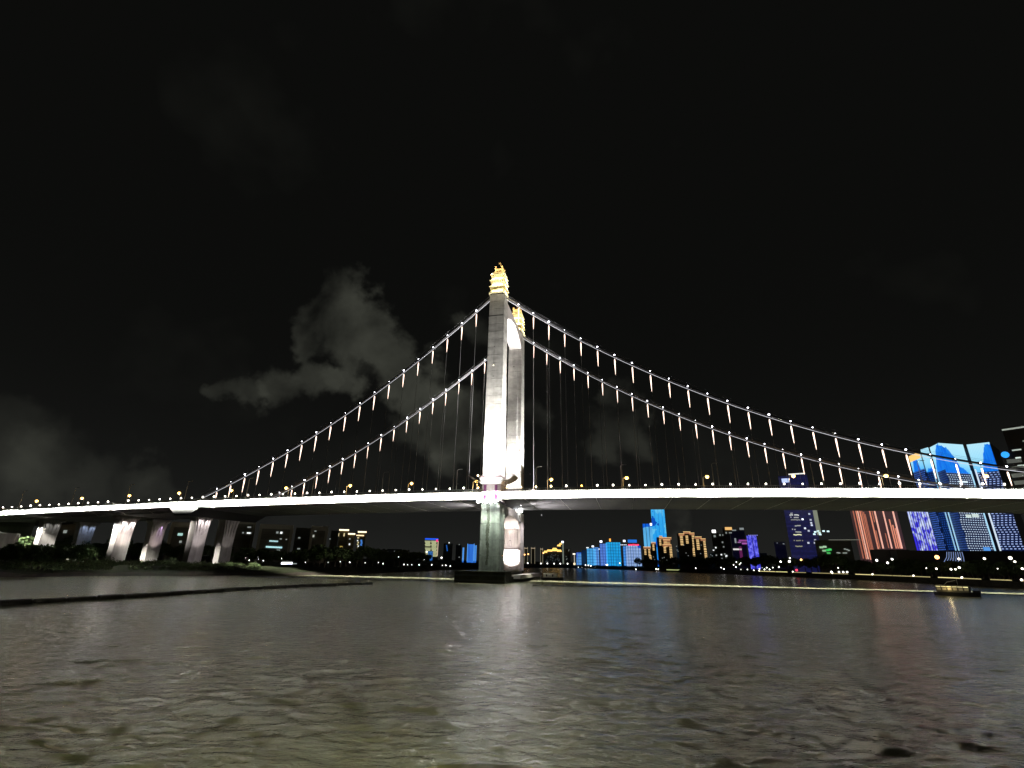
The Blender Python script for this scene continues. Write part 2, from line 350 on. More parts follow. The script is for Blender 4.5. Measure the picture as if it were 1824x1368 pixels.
def leg_hw(z): return 2.42 - .0043*(z+2)       # half width along s
LEGV = {0: (-2.4, 1.7), 1: (21.9, 26.0)}
LIFTS = [-2.4, 1.2, 4.6, 8.2, 12.8]
UP = [19.4 + i*2.28 for i in range(23)]; UP[-1] = 69.6
legs = []
for li in (0, 1):
    v0, v1 = LEGV[li]; vm = (v0+v1)/2; hv = (v1-v0)/2
    leg = PB().sbox(-1.9, 1.9, v0+.5, v1-.5, -3, 69).build('tower_leg', CONC, BR)   # hollow core behind the lifts
    legs.append(leg)
    def seg(z0, z1, mat, name='concrete_lift', ch=.42, gap=.035):
        mb = PB(); rings = []
        for z in (z0+gap, z1-gap):
            h = leg_hw(z); e = hv + (.25 if z < 14 else 0)
            rings.append([GB(*p, z) for p in ((-h+ch, vm-e), (h-ch, vm-e), (h, vm-e+ch), (h, vm+e-ch), (h-ch, vm+e), (-h+ch, vm+e), (-h, vm+e-ch), (-h, vm-e+ch))])
        mb.add(rings[0]+rings[1], [tuple(range(7, -1, -1)), tuple(range(8, 16))] + [(i, (i+1) % 8, (i+1) % 8+8, i+8) for i in range(8)])
        return mb.build(name, mat, leg)
    for a, c in zip(LIFTS, LIFTS[1:]): seg(a, c, STAIN if li == 0 else CONC2, ch=.15)
    for a, c in zip(UP, UP[1:]): seg(a, c, CONC, ch=.12)
    # deck level collar: recessed bay with dark purple windows
    seg(13.3, 17.4, CONC2, 'deck_bay', ch=.1)
    h = leg_hw(15)
    for ss in (-1.45, 1.25):
        PB().sbox(ss-.32, ss+.32, v0-.36, v0-.26, 13.7, 17.1).build('bay_window', principled('purple_tinted_glass', (.16, .05, .12), .25), leg)
    for (za, zb, e) in ((17.4, 18.05, .35), (18.15, 18.75, .5)):
        PB().frus((-h-e*.6, h+e*.6, v0-.25-e*.6, v1+.25+e*.6, za), (-h-e, h+e, v0-.25-e, v1+.25+e, zb)).build('collar_band', FASC, leg)
    PB().frus((-h-.6, h+.6, v0-.8, v1+.8, 18.78), (-h-.1, h+.1, v0-.3, v1+.3, 19.38)).build('collar_cap', principled('purple_grey_roof', (.16, .12, .13), .6), leg)
    # swept eaves on both sides of the collar
    for sg in (-1, 1):
        mb = PB(); pr = [(h+.1, 18.0), (h+1.2, 18.15), (h+2.4, 18.7), (h+3.3, 19.5)]
        for (a, za), (c, zc) in zip(pr, pr[1:]):
            sa, sc_ = sorted((sg*a, sg*c)); z_a, z_c = (za, zc) if sg*a < sg*c else (zc, za)
            mb.hexa([GB(sa, v0-.6, z_a-.18), GB(sc_, v0-.6, z_c-.18), GB(sc_, v1+.6, z_c-.18), GB(sa, v1+.6, z_a-.18), GB(sa, v0-.6, z_a), GB(sc_, v0-.6, z_c), GB(sc_, v1+.6, z_c), GB(sa, v1+.6, z_a)])
        mb.sbox(sg*(h+1.3)-.12, sg*(h+1.3)+.12, v0-.4, v0-.16, 15.8, 18.1)
        mb.build('swept_eave', principled('eave_brown_grey', (.20, .17, .14), .6), leg)
    # floodlight ledge under the deck bay
    zb = 13.0
    mb = PB().sbox(-h-.9, h+.5, v0-.95, v0-.3, zb-.1, zb+.06)
    if li == 0: mb.sbox(h+.05, h+.5, v0-.3, v1, zb-.1, zb+.06)
    ledge = mb.build('floodlight_ledge', DARKM, leg)
    for k in range(5 if li == 0 else 2):
        ss = (-2.9+k*1.05) if li == 0 else (1.6 + k*1.0)
        ml = PB(); ml.ball(GB(ss, v0-1.0, zb+.12), .26*S, 0, 10, 6); ml.build('floodlight', emit((.96, .98, 1), 220, True), leg, True)
    # recess slots and drain holes
    if li == 0:
        for (ss, zz, a, c) in ((-1.9, 53.5, .09, .10), (-.35, 53.7, .10, .12), (-2.0, 51.2, .08, .09), (-.4, 45.2, .10, .12)):
            PB().sbox(ss-a, ss+a, v0-.03, v0+.1, zz-c, zz+c).build('drain_hole', DARKM, leg)
        PB().sbox(-.43, -.33, v0-.03, v0+.1, 49.0, 52.8).build('cable_conduit', principled('conduit_grey', (.12, .12, .11), .6), leg)
        PB().ball(GB(-.4, v0-.1, 48.2), .16*S).build('beacon_light', emit((1, .9, .7), 3), leg)
        PB().sbox(-leg_hw(62)-.02, leg_hw(62)-.3, v0-.015, v0+.1, 62.9, 63.05).build('joint_line', DARKM, leg)
    # pilasters of the lower far leg
    if li == 1:
        for k in range(6):
            ss = -1.75+k*.62
            PB().sbox(ss-.14, ss+.14, v0-.55, v0-.2, 3.2, 10.2).build('pilaster', CONC2, leg)
        PB().sbox(-2.35, 2.2, v0-.75, v0-.2, 0.2, 3.0).build('lit_plinth', FASC, leg)
        PB().sbox(-2.0, 1.9, v0-.6, v0-.2, 10.4, 11.6).build('lit_capital', FASC, leg)

# water stain streak and rust on the near leg
leg = legs[0]
mb = PB(); rr = random.Random(3); z = -1.0
while z < 12.2:
    hgt = .25+.5*rr.random(); wd = .2+.2*rr.random()+.08*(z > 3); c = -.45+.12*math.sin(z*.9)
    mb.add([GB(c-wd, -2.685, z), GB(c+wd, -2.685, z+.05), GB(c+wd*.8, -2.685, z+hgt), GB(c-wd*.9, -2.685, z+hgt+.08)], [(0, 1, 2, 3)])
    z += hgt*.95
mb.build('dark_water_stain', principled('algae_stain', (.09, .10, .07), .9, noise=[((1.5, 1.5, .8), .5)]), leg)

# portal beams
def beam(name, zt, zsoff, hs_, va, vb, mat, n=12):
    mb = PB(); rows = []
    for i in range(n+1):
        q = i/n; v = va+(vb-va)*q; zs = zsoff(q)
        rows.append([GB(-hs_, v, zs), GB(hs_, v, zs), GB(hs_, v, zt(q)), GB(-hs_, v, zt(q))])
    vs = [p for r in rows for p in r]
    fs = [(3, 2, 1, 0), tuple(4*n+j for j in range(4))] + [(4*i+j, 4*i+(j+1) % 4, 4*i+4+(j+1) % 4, 4*i+4+j) for i in range(n) for j in range(4)]
    return mb.add(vs, fs).build(name, mat, BR)
UB = beam('upper_portal_beam', lambda q: 68.9, lambda q: 63.6+3.3*(1-abs(2*q-1)**2.2), 1.95, 1.7, 21.9, principled('pale_portal_concrete', (.42, .385, .38), .7, noise=[((.2, .2, 1.2), .15), ((.6, .6, .6), .1)]))
LB = beam('lower_portal_beam', lambda q: 12.9, lambda q: 8.4+2.6*(1-abs(2*q-1)**3.5), 2.1, 1.9, 21.6, CONC2)
PB().tube([GB(2.0, 4.2, 60.5), GB(2.0, 8.6, 62.9)], .12, 6).build('stay_strut', FASC, UB)

# pagodas on the leg tops
for li in (0, 1):
    v0, v1 = LEGV[li]; vm = (v0+v1)/2; h0 = 2.05; hv = (v1-v0)/2
    pag = PB().sbox(-1.55, 1.55, vm-hv+.55, vm+hv-.55, 69.4, 76.8).build('pagoda', TILE, BR)
    for k, zb in enumerate((70.1, 72.15, 74.2, 76.1)):
        e = .30 - .03*k; h = h0-.02-.05*k; hh = hv-.06-.05*k
        mb = PB().frus((-h-e, h+e, vm-hh-e, vm+hh+e, zb), (-h+.05, h-.05, vm-hh+.05, vm+hh-.05, zb+.62))
        mb.sbox(-h-e-.06, h+e+.06, vm-hh-e-.06, vm+hh+e+.06, zb-.16, zb-.01)
        for sx in (-1, 1):
            for sv in (-1, 1): mb.tube([GB(sx*(h+e), vm+sv*(hh+e), zb), GB(sx*(h+e+.1), vm+sv*(hh+e+.1), zb+.14)], [.14, .05], 5)
        mb.build('eave', TILE, pag)
        if k < 3:
            for sv in (-1, 1):     # windows, columns and wall-wash strips
                for j in range(5):
                    ss = -1.3+j*.65
                    PB().sbox(ss-.09, ss+.09, vm+sv*(hv-.5)-.07, vm+sv*(hv-.5)+.07, zb+.65, zb+1.86).build('column', TILE, pag)
                PB().sbox(-1.5, 1.5, vm+sv*(hh+.1)-.05, vm+sv*(hh+.1)+.05, zb+.50, zb+.60).build('wash_light', emit((1, .84, .50), 14, True), pag)
            for sx in (-1, 1):
                PB().sbox(sx*1.62-.05, sx*1.62+.05, vm-.8, vm+.8, zb+.8, zb+1.8).build('window', emit((1, .72, .30), 1.0), pag)
                PB().sbox(sx*(h+.1)-.05, sx*(h+.1)+.05, vm-hh+.3, vm+hh-.3, zb+.50, zb+.60).build('wash_light', emit((1, .84, .50), 14, True), pag)
    mb = PB().frus((-1.7, 1.7, vm-1.5, vm+1.5, 76.7), (-.9, .9, vm-.8, vm+.8, 77.7)); mb.build('hipped_roof', TILE, pag)
    gm = [GOLD]
    mb = PB().sbox(-1.2, 1.2, vm-1.15, vm+1.15, 77.6, 78.5)
    for sx in (-1, 1):
        for sv in (-1, 1): mb.sbox(sx*1.0-.22, sx*1.0+.22, vm+sv*.95-.22, vm+sv*.95+.22, 78.5, 79.3)
    mb.sbox(-.6, .6, vm-.55, vm+.55, 78.5, 79.0); mb.build('golden_crown', gm, pag)
    mb = PB().tube([GB(0, vm, 78.5), GB(0, vm, 79.0), GB(0, vm, 79.3), GB(0, vm, 80.6), GB(0, vm, 80.9), GB(0, vm, 81.2), GB(0, vm, 81.7)], [.8, .62, .48, .44, .5, .34, .06], 10)
    mb.build('finial', gm, pag, True)
    for sx, sv in ((-1, -1), (1, -1), (1, 1)):
        p = GB(sx*2.3, vm+sv*2.3, 78.0)
        lamp('POINT', 'crown_lamp', p, pag, 900, (1, .80, .48), size=.15)
    for sx, sv in ((0, -1), (1, 0)):
        lamp('POINT', 'eave_lamp', GB(sx*4.6, vm+sv*4.6, 73.3), pag, 2600, (1, .87, .58), size=.3)

# pile cap under both legs with a lit ledge
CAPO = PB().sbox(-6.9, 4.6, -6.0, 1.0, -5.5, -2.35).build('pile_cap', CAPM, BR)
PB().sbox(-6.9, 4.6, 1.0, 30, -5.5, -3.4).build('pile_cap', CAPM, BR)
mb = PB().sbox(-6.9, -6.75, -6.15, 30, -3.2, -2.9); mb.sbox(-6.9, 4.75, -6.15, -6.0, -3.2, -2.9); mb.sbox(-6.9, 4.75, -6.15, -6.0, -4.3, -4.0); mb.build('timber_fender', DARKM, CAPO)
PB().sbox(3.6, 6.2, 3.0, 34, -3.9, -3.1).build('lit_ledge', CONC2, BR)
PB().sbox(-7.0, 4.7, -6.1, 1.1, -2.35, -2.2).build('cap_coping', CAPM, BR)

# deck: box girder segments
SEG = 8.36; S0, S1 = -84.0, 192.0
def fn_susp(s):
    z = Z0(s); return [(-1.5, z-1.0), (-1.5, z-2.38), (-.9, z-2.5), (1.5, z-2.62), (22.5, z-2.62), (24.9, z-2.5), (25.5, z-2.38), (25.5, z-1.0)]
def fn_app(s):
    z = Z0(s); q = 3.0
    return [(-1.5, z-1.0), (-1.5, z-1.95), (2.2, z-2.5), (3.4, z-q), (20.6, z-q), (21.8, z-2.5), (25.5, z-1.95), (25.5, z-1.0)]
def rail_seg(parent, loc0, a, c):
    mb = MB(); L0 = Vector(loc0)
    g_ = lambda s, v, z: tuple(Vector(G(s, v, z))-L0)
    for v in (-1.45, 25.45):
        mb = MB()
        for dz, r in ((-.04, .07), (-.36, .035), (-.62, .035)):
            mb.tube([g_(a, v, Z0(a)+dz), g_(c, v, Z0(c)+dz)], r*S, 5, cap=False)
        x = a
        while x < c-.01:
            mb.tube([g_(x, v, Z0(x)-1), g_(x, v, Z0(x)-.02)], .05*S, 4, cap=False); x += .42
        zz = [g_(a, v-.06, Z0(a)-1.0), g_(c, v-.06, Z0(c)-1.0), g_(c, v+.06, Z0(c)-1.0), g_(a, v+.06, Z0(a)-1.0), g_(a, v-.06, Z0(a)-.72), g_(c, v-.06, Z0(c)-.72), g_(c, v+.06, Z0(c)-.72), g_(a, v+.06, Z0(a)-.72)]
        mb.hexa(zz); mb.build('railing', RAIL, parent)
def flood_row(parent, loc0, a, c, power, far=True):
    L0 = Vector(loc0); g_ = lambda s, v, z: tuple(Vector(G(s, v, z))-L0)
    m_ = (a+c)/2
    lamp('AREA', 'fascia_floodlight', g_(m_, -3.1, Z0(m_)-.9), parent, power, (.985, 1, .91), target=g_(m_, -1.5, Z0(m_)-1.6), size=(c-a)*S*.98, sizey=.25).data.spread = math.radians(72)
    o = parent.children[-1] if False else None
for i in range(int(round((S1-S0)/SEG))):
    a = S0+i*SEG; c = a+SEG; g_ = .035
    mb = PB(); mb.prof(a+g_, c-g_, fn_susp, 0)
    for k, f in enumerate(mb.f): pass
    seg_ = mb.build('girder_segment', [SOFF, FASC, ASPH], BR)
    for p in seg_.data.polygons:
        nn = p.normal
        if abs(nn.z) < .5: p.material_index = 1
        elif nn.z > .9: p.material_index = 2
    rail_seg(BR, BRL, a, c)
    flood_row(BR, BRL, a, c, 19000)

# floodlight brackets and globe lamps along the parapet
def bracket_mesh(long):
    mb = MB(); mb.tube([(0, 0, .25), (0, -.5, .2), (0, -.8, -.05), (0, -.85, -.5 if long else -.2)], .07, 5)
    mb.box((0, -.85, -.75 if long else -.35), (.5, .26, .34)); return mb.mesh('floodlight_bracket', DARKM)
BM = [bracket_mesh(True), bracket_mesh(False)]
gl = MB(); gl.tube([(0, 0, 0), (0, 0, .35)], .06, 6, 0); gl.ball((0, 0, .48), .26, 1, 10, 7)
GLM = {c: gl.mesh('globe_lamp', [RAIL, emit(col, st, True)]) for c, col, st in (('w', (1, .92, .80), 12), ('o', (1, .42, .08), 12), ('y', (1, .75, .4), 16))}
for p in GLM.values():
    for q in p.polygons: q.use_smooth = True
VI = empty('approach_viaduct', G(-118, 12, -HC), label='floodlit concrete approach viaduct on flared piers over the left bank', cat='viaduct')
VIL = Vector(VI.location)
def rootof(s): return (BR, BRL) if s > -84 else (VI, VIL)
s = -238.0; k = 0
while s < 188:
    r_, l_ = rootof(s)
    link('floodlight_bracket', BM[k % 2], r_, Vector(G(s, -1.5, Z0(s)-.85))-l_, (0, 0, -TH))
    s += 2.08; k += 1
s = -237.0; k = 0
while s < 188:
    r_, l_ = rootof(s)
    kind = 'w'
    if 2 < s < 24: kind = 'y' if s < 16 else ('o' if 20.5 < s < 24.4 else 'w')
    if abs(s+112.5) > 2.2 and abs(s) > 3.0: link('globe_lamp', GLM[kind], r_, Vector(G(s, -1.45, Z0(s)))-l_).scale = (R_.uniform(.85, 1.2),)*3
    s += 3.59; k += 1
for ss, vv, zz in ((-3.6, -2.6, 17.2), (-3.3, -2.2, 16.6), (3.4, -1.6, 16.5), (3.9, -1.9, 16.9)):
    PB().ball(GB(ss, vv, zz), .3, 0).build('amber_lamp', emit((1, .6, .2), 5), BR)
PB().ball(GB(-3.2, -3.2, 19.3), .36, 0).build('amber_lamp', emit((1, .72, .4), 6), BR)
# pale barrier panels beside the tower
for a, c in ((-6.5, -2.9), (7.0, 15.8)):
    PB().sbox(a, c, 24.6, 24.8, 16.0, 17.75).build('barrier_panel', principled('olive_barrier', (.30, .28, .18), .7), BR)

# cables, hangers, lights
CAB = [((2.82205e-3, -.787216, 71.165), (2.99894e-3, .921812, 72.027), 0.0, (5.6, 4.19, 30), (-6.5, -4.07, 19), -84.5, 129),
       ((2.63799e-3, -.755907, 70.323), (2.5915e-3, .848086, 70.105), 24.0, (5.6, 4.22, 29), (-6.3, -4.23, 18), -83.0, 126)]
HANGM = principled('hanger_sheath', (.20, .20, .20), .6)
def taper(mb, c, r0, r1, l):
    mb.tube([(c[0], c[1], c[2]), (c[0], c[1], c[2]-l*.12), (c[0], c[1], c[2]-l*.5), (c[0], c[1], c[2]-l)], [r0*.6, r0, r0*.66, r1], 7)
tm = MB(); taper(tm, (0, 0, 0), .23, .02, 4.7*S); DRIP = tm.mesh('drip_light', emit((1, .72, .58), 3.2))
tm = MB(); tm.ball((0, 0, 0), .23, 0, 10, 7); CLL = tm.mesh('clamp_light', emit((.90, .90, 1), 18, True), True)
tm = MB(); tm.tube([(-.5, 0, 0), (.5, 0, 0)], .46, 10); CLAMP = tm.mesh('cable_clamp', CABM)
for cr_, cl_, v, (ra, rd, rn), (la, ld, ln), sl, srt in CAB:
    for side, pc, s_end in ((1, cr_, srt), (-1, cl_, sl)):
        f = lambda s: max(pc[0]*s*s+pc[1]*s+pc[2], Z0(s)-.9)
        st = side*1.8; n = 48
        ps = [st+(s_end-st)*i/n for i in range(n+1)]
        cb = PB().tube([GB(s, v, f(s)) for s in ps], .36, 10).build('main_cable', CABM, BR, True)
        PB().tube([GB(s, v-.1, f(s)-.62) for s in ps], .085, 5).build('light_strip', emit((.92, .92, 1), .75), cb)
        for dv in (-.5, .5):
            PB().tube([GB(s, v+dv, f(s)+.75) for s in ps], .028, 4).build('hand_rope', CABM, cb)
        a0, d0, cnt = (ra, rd, rn) if side > 0 else (la, ld, ln)
        for i in range(cnt):
            s = a0+d0*i; zc = f(s); zd = Z0(s)-.9
            if zc < zd+.4: continue
            hg = PB().tube([GB(s, v, zc-.3), GB(s, v, zd)], .06, 5).build('hanger', HANGM, BR)
            o = link('clamp_light', CLL, hg, GB(s, v-.25, zc+.05)); o.scale = (R_.choice((.55, .8, .95, 1.05, 1.25)),)*3
            sl_ = (2*pc[0]*s+pc[1])
            link('cable_clamp', CLAMP, hg, GB(s, v, zc), (0, -math.atan(sl_), -TH))
            top = zc-1.0; room = top-(Z0(s)-.2)
            if room > .5:
                o = link('drip_light', DRIP, hg, GB(s, v, top))
                o.scale = (1, 1, min(R_.uniform(.92, 1.06), room/4.7))

# tower floodlights (lamps stand on the deck edge, the collar and the pile cap)
def fl(s, v, z, tgt, e, col=(1, .97, .92), ang=50, size=.5, blend=.8):
    mbx = PB().ball(GB(s, v, z-.25), .25); mbx.build('floodlight_housing', DARKM, BR)
    lamp('SPOT', 'tower_floodlight', GB(s, v, z), BR, e, col, target=GB(*tgt), size=size, angle=ang, blend=blend)
for ss in (-1.2, 1.2): fl(ss, -8.5, 18.6, (ss*.3, -2.4, 46), 190000, ang=62)
fl(0, -6.5, 19.0, (0, -2.4, 24), 380000, ang=50)
fl(9, 0, 20.2, (2.4, -.3, 46), 450000, ang=56); fl(7.5, -1, 20.2, (2.4, -.3, 27), 700000, ang=80)
fl(0, -6.8, 18.2, (0, -2.4, 22.5), 26000, ang=120); fl(0, -5.2, 15.0, (0, -2.4, 18.3), 1300, ang=100); fl(6.8, -1, 20.6, (2.4, -.3, 23), 22000, ang=120)
for ss in (-1.2, 1.2): fl(ss, 16.5, 17.5, (ss*.3, 21.9, 44), 90000, ang=60)
fl(9, 24, 18.0, (2.4, 24, 46), 450000, ang=56); fl(6, 24, 18.0, (2.4, 24, 27), 420000, ang=80)
fl(0, 20.3, 57.2, (0, 14, 66), 1500, (1, .88, .89), ang=110); fl(0, 3, 57.2, (0, 8, 66), 1000, (1, .88, .88), ang=110)
fl(-9, -1, 18, (-2.4, -.3, 40), 120000, ang=56)
# below the deck
for ss in (-2, 0, 2): fl(ss, -5.2, 12.7, (ss*.5, -2.6, 4), 7000, (.90, 1, .90), ang=80)
fl(7, -1, 12.6, (2.5, -.3, 4), 9000, (.93, 1, .95), ang=80)
fl(8, 24, 12.6, (2.5, 24, 4), 16000, (1, .95, 1), ang=80)
fl(0, 16.5, 17.2, (0, 21.9, 24), 40000, ang=70)
for ss in (-1.3, 1.3): fl(ss, 17.2, -2.6, (ss*.6, 21.6, 5.5), 9000, (1, .90, .84), ang=80)
fl(0, 12, -2.8, (0, 14, 11), 9000, (1, .88, .86), ang=110)
fl(0, 19.0, 5.5, (0, 21.9, 11), 2200, (1, .90, .85), ang=90)
for a, c, v in ((5, 30, 8), (5, 40, 16), (-5, -30, 8)): fl(a, v, 9.5, (c, v, 14), 45000, (1, .93, .95), ang=110)
fl(9, 7, 13.0, (2.1, 13, 11.5), 9000, (1, .95, .96), ang=90)
fl(0, 19.4, -1.3, (0, 21.2, 1.2), 14000, (1, .95, .92), ang=120)
fl(0, 17.6, 17.2, (0, 21.9, 19.2), 3500, ang=120)
# lamps between the legs
for px, py in ((895, 990), (893, 996), (897, 996), (896, 1001)):
    k_, t_ = kt(px, py); yy = 138
    PB().ball(tuple(Vector((k_*yy*S, yy*S, (t_*yy+HC)*S))-BRL), .25).build('warning_lamp', emit((1, .45, .12), 5), BR)

# ------------------------------------------------------------------ anchor crossbeam + approach viaduct
class VB(PB): pass
def GV(s, v, z): return tuple(Vector(G(s, v, z))-VIL)
def vb(s0, s1, v0, v1, z0, z1, name, mat, parent=VI):
    mb = MB(); mb.hexa([GV(s0, v0, z0), GV(s1, v0, z0), GV(s1, v1, z0), GV(s0, v1, z0), GV(s0, v0, z1), GV(s1, v0, z1), GV(s1, v1, z1), GV(s0, v1, z1)])
    return mb.build(name, mat, parent)
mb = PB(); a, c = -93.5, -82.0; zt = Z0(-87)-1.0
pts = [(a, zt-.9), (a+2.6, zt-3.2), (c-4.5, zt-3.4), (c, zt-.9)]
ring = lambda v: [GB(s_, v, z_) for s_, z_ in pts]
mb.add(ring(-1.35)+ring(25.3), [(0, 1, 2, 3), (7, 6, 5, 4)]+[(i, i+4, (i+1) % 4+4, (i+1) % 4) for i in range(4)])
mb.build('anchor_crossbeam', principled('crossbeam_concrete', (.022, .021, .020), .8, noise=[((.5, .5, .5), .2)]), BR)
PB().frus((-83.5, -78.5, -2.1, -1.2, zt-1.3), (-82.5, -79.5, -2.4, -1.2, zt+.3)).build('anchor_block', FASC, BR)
segs = []; a = -84.0
for j, ed in enumerate((-84, -93.6, -103.2, -112.9, -123, -133, -143, -153, -163, -175, -190, -205, -220, -240)):
    segs.append(ed)
for c, a in zip(segs, segs[1:]):
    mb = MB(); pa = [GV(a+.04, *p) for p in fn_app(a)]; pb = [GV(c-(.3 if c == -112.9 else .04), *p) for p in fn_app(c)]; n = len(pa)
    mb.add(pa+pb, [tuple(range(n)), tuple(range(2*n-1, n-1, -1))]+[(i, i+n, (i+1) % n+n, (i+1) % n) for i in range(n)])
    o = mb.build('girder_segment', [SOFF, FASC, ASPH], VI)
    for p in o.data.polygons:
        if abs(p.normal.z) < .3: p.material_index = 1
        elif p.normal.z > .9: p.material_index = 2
    rail_seg(VI, VIL, a, c)
    flood_row(VI, VIL, a, c, 1500*(c-a))
def bent(s, lights, fl_cols):
    zt = Z0(s)-3.0
    for li, vc in enumerate((7.2, 18.2)):
        rings = []
        for z, hw, hs_ in ((-4.4, 2.3, .95), (4.5, 2.3, .95), (7.5, 2.4, 1.0), (9.5, 2.7, 1.1), (zt-.6, 3.3, 1.4), (zt, 3.35, 1.45)):
            rings.append([GV(s+sx*hs_, vc+sv*hw, z) for sx, sv in ((-1, -1), (1, -1), (1, 1), (-1, 1))])
        mb = MB(); vs = [p for r in rings for p in r]; n = len(rings)
        mb.add(vs, [(3, 2, 1, 0), tuple(4*(n-1)+j for j in range(4))]+[(4*i+j, 4*i+(j+1) % 4, 4*i+4+(j+1) % 4, 4*i+4+j) for i in range(n-1) for j in range(4)])
        pr = mb.build('pier', CONC2, VI)
        for k in range(4):           # raised ribs between the flutes
            q0 = -1.8+k*1.2; mb = MB(); vs = []
            for z, sc_, hs_ in ((5.6, .82, .95), (7.5, .9, 1.0), (9.5, 1.05, 1.1), (zt-.6, 1.3, 1.4)):
                for dx_ in (0, .28):
                    for dv in (-.3, .3): vs.append(GV(s+hs_+dx_*(.3 if z < 6 else 1), vc+q0*sc_+dv*sc_, z))
            fs = []
            for i in range(3):
                o_ = 4*i; fs += [(o_+2, o_+3, o_+7, o_+6), (o_, o_+2, o_+6, o_+4), (o_+3, o_+1, o_+5, o_+7)]
            fs += [(12, 14, 15, 13)]
            mb.add(vs, fs).build('rib', CONC2, pr)
        if li < len(lights) and lights[li]:
            e, col, top = lights[li]
            for dv in ((-1.4, 1.4) if top else (0.6,)):
                mbx = MB(); mbx.ball(GV(s+2.6, vc+dv, zt-1.0), .2); mbx.build('pier_floodlight', DARKM, VI)
                lamp('SPOT', 'pier_floodlight_beam', GV(s+2.7, vc+dv, zt-1.3), VI, e, col, target=GV(s+1.2, vc+dv*.9, 7.2), size=.25, angle=105 if top else 50, blend=.7)
        if fl_cols[li]:
            e, col = fl_cols[li]
            lamp('SPOT', 'pier_ground_light', GV(s+6, vc-2.5, -0.6), VI, e*.55, col, target=GV(s+1, vc, 5), size=.4, angle=42, blend=.8)
bent(-117, [(3000, (1, .94, .94), True), (1400, (.72, .5, 1), False)], [(13000, (1, .82, .76)), (8500, (1, .86, .83))])
bent(-90, [(3400, (1, .94, .98), True), None], [(8000, (1, .92, .94)), (2200, (1, .95, .9))])
bent(-146, [(160, (.95, 1, .97), True), (380, (.45, .62, 1), True)], [None, None])
bent(-175, [None, None], [None, None]); bent(-204, [None, None], [None, None])

# ------------------------------------------------------------------ street lamps on the bridge
def street_lamp(lit):
    root = bpy.data.objects.new('street_lamp', None); COL.objects.link(root)
    h = 6.6*S if not lit else 5.2*S
    MB().tube([(0, 0, 0), (0, 0, h*.6), (0, 0, h-.5), (.35, 0, h-.12), (1.4, 0, h)], [.11, .085, .07, .06, .05], 7).build('pole', principled('lamp_pole_paint', (.5, .48, .42), .5), root)
    m2 = MB(); m2.box((1.55, 0, h), (.95, .36, .16)); m2.build('lamp_head', RAIL, root)
    if lit:
        MB().ball((1.5, 0, h-.15), .66, 0, 10, 6, .8).build('bulb', emit((1, .58, .15), 7), root, True)
        ld = bpy.data.lights.new('bulb_glow', 'POINT'); ld.energy = 1800; ld.color = (1, .62, .22); ld.shadow_soft_size = .3
        lo = bpy.data.objects.new('bulb_glow', ld); COL.objects.link(lo); lo.parent = root; lo.location = (1.5, 0, h-.8)
    return root
def copy_tree(o, parent=None):
    c = o.copy(); COL.objects.link(c); c.parent = parent
    for ch in list(o.children): copy_tree(ch, c)
    return c
ordw = ['first', 'second', 'third', 'fourth', 'fifth', 'sixth', 'seventh', 'eighth', 'ninth', 'tenth', 'eleventh', 'twelfth']
pro = street_lamp(True); used = False
lit_s = [11.5+19.45*i for i in range(9)] + [-9.1-19.0*i for i in range(10)]
for i, s in enumerate(lit_s):
    o = copy_tree(pro) if used else pro; used = True
    o.location = G(s, 12, Z0(s)-1.0); o.rotation_euler = (0, 0, -TH+(math.pi if s < -60 else 0))
    side = 'right' if s > 0 else 'left'; k = i if s > 0 else i-9
    tag(o, 'lit amber street lamp on the bridge deck, %s one %s of the tower' % (ordw[k], side), 'street lamp', 'amber street lamps along the bridge deck')
pro = street_lamp(False); used = False
tall = [10.2+20.4*i for i in range(8)] + [-10.2-20.4*i for i in range(9)]
for i, s in enumerate(tall):
    o = copy_tree(pro) if used else pro; used = True
    o.location = G(s, 1.6, Z0(s)-1.0); o.rotation_euler = (0, 0, -TH)
    side = 'right' if s > 0 else 'left'; k = i if s > 0 else i-8
    tag(o, 'tall unlit street lamp at the near deck edge, %s one %s of the tower' % (ordw[k], side), 'street lamp', 'tall unlit lamps along the near deck edge')

def shore_r(px):
    k, _ = kt(px, 1000); best = 0
    for (a, b_), (c, d) in zip(SHD, SHD[1:]):
        if b_ > 5 and d > 5 and (a/b_-k)*(c/d-k) <= 0: best = max(best, math.hypot((a+c)/2, (b_+d)/2))
    return best
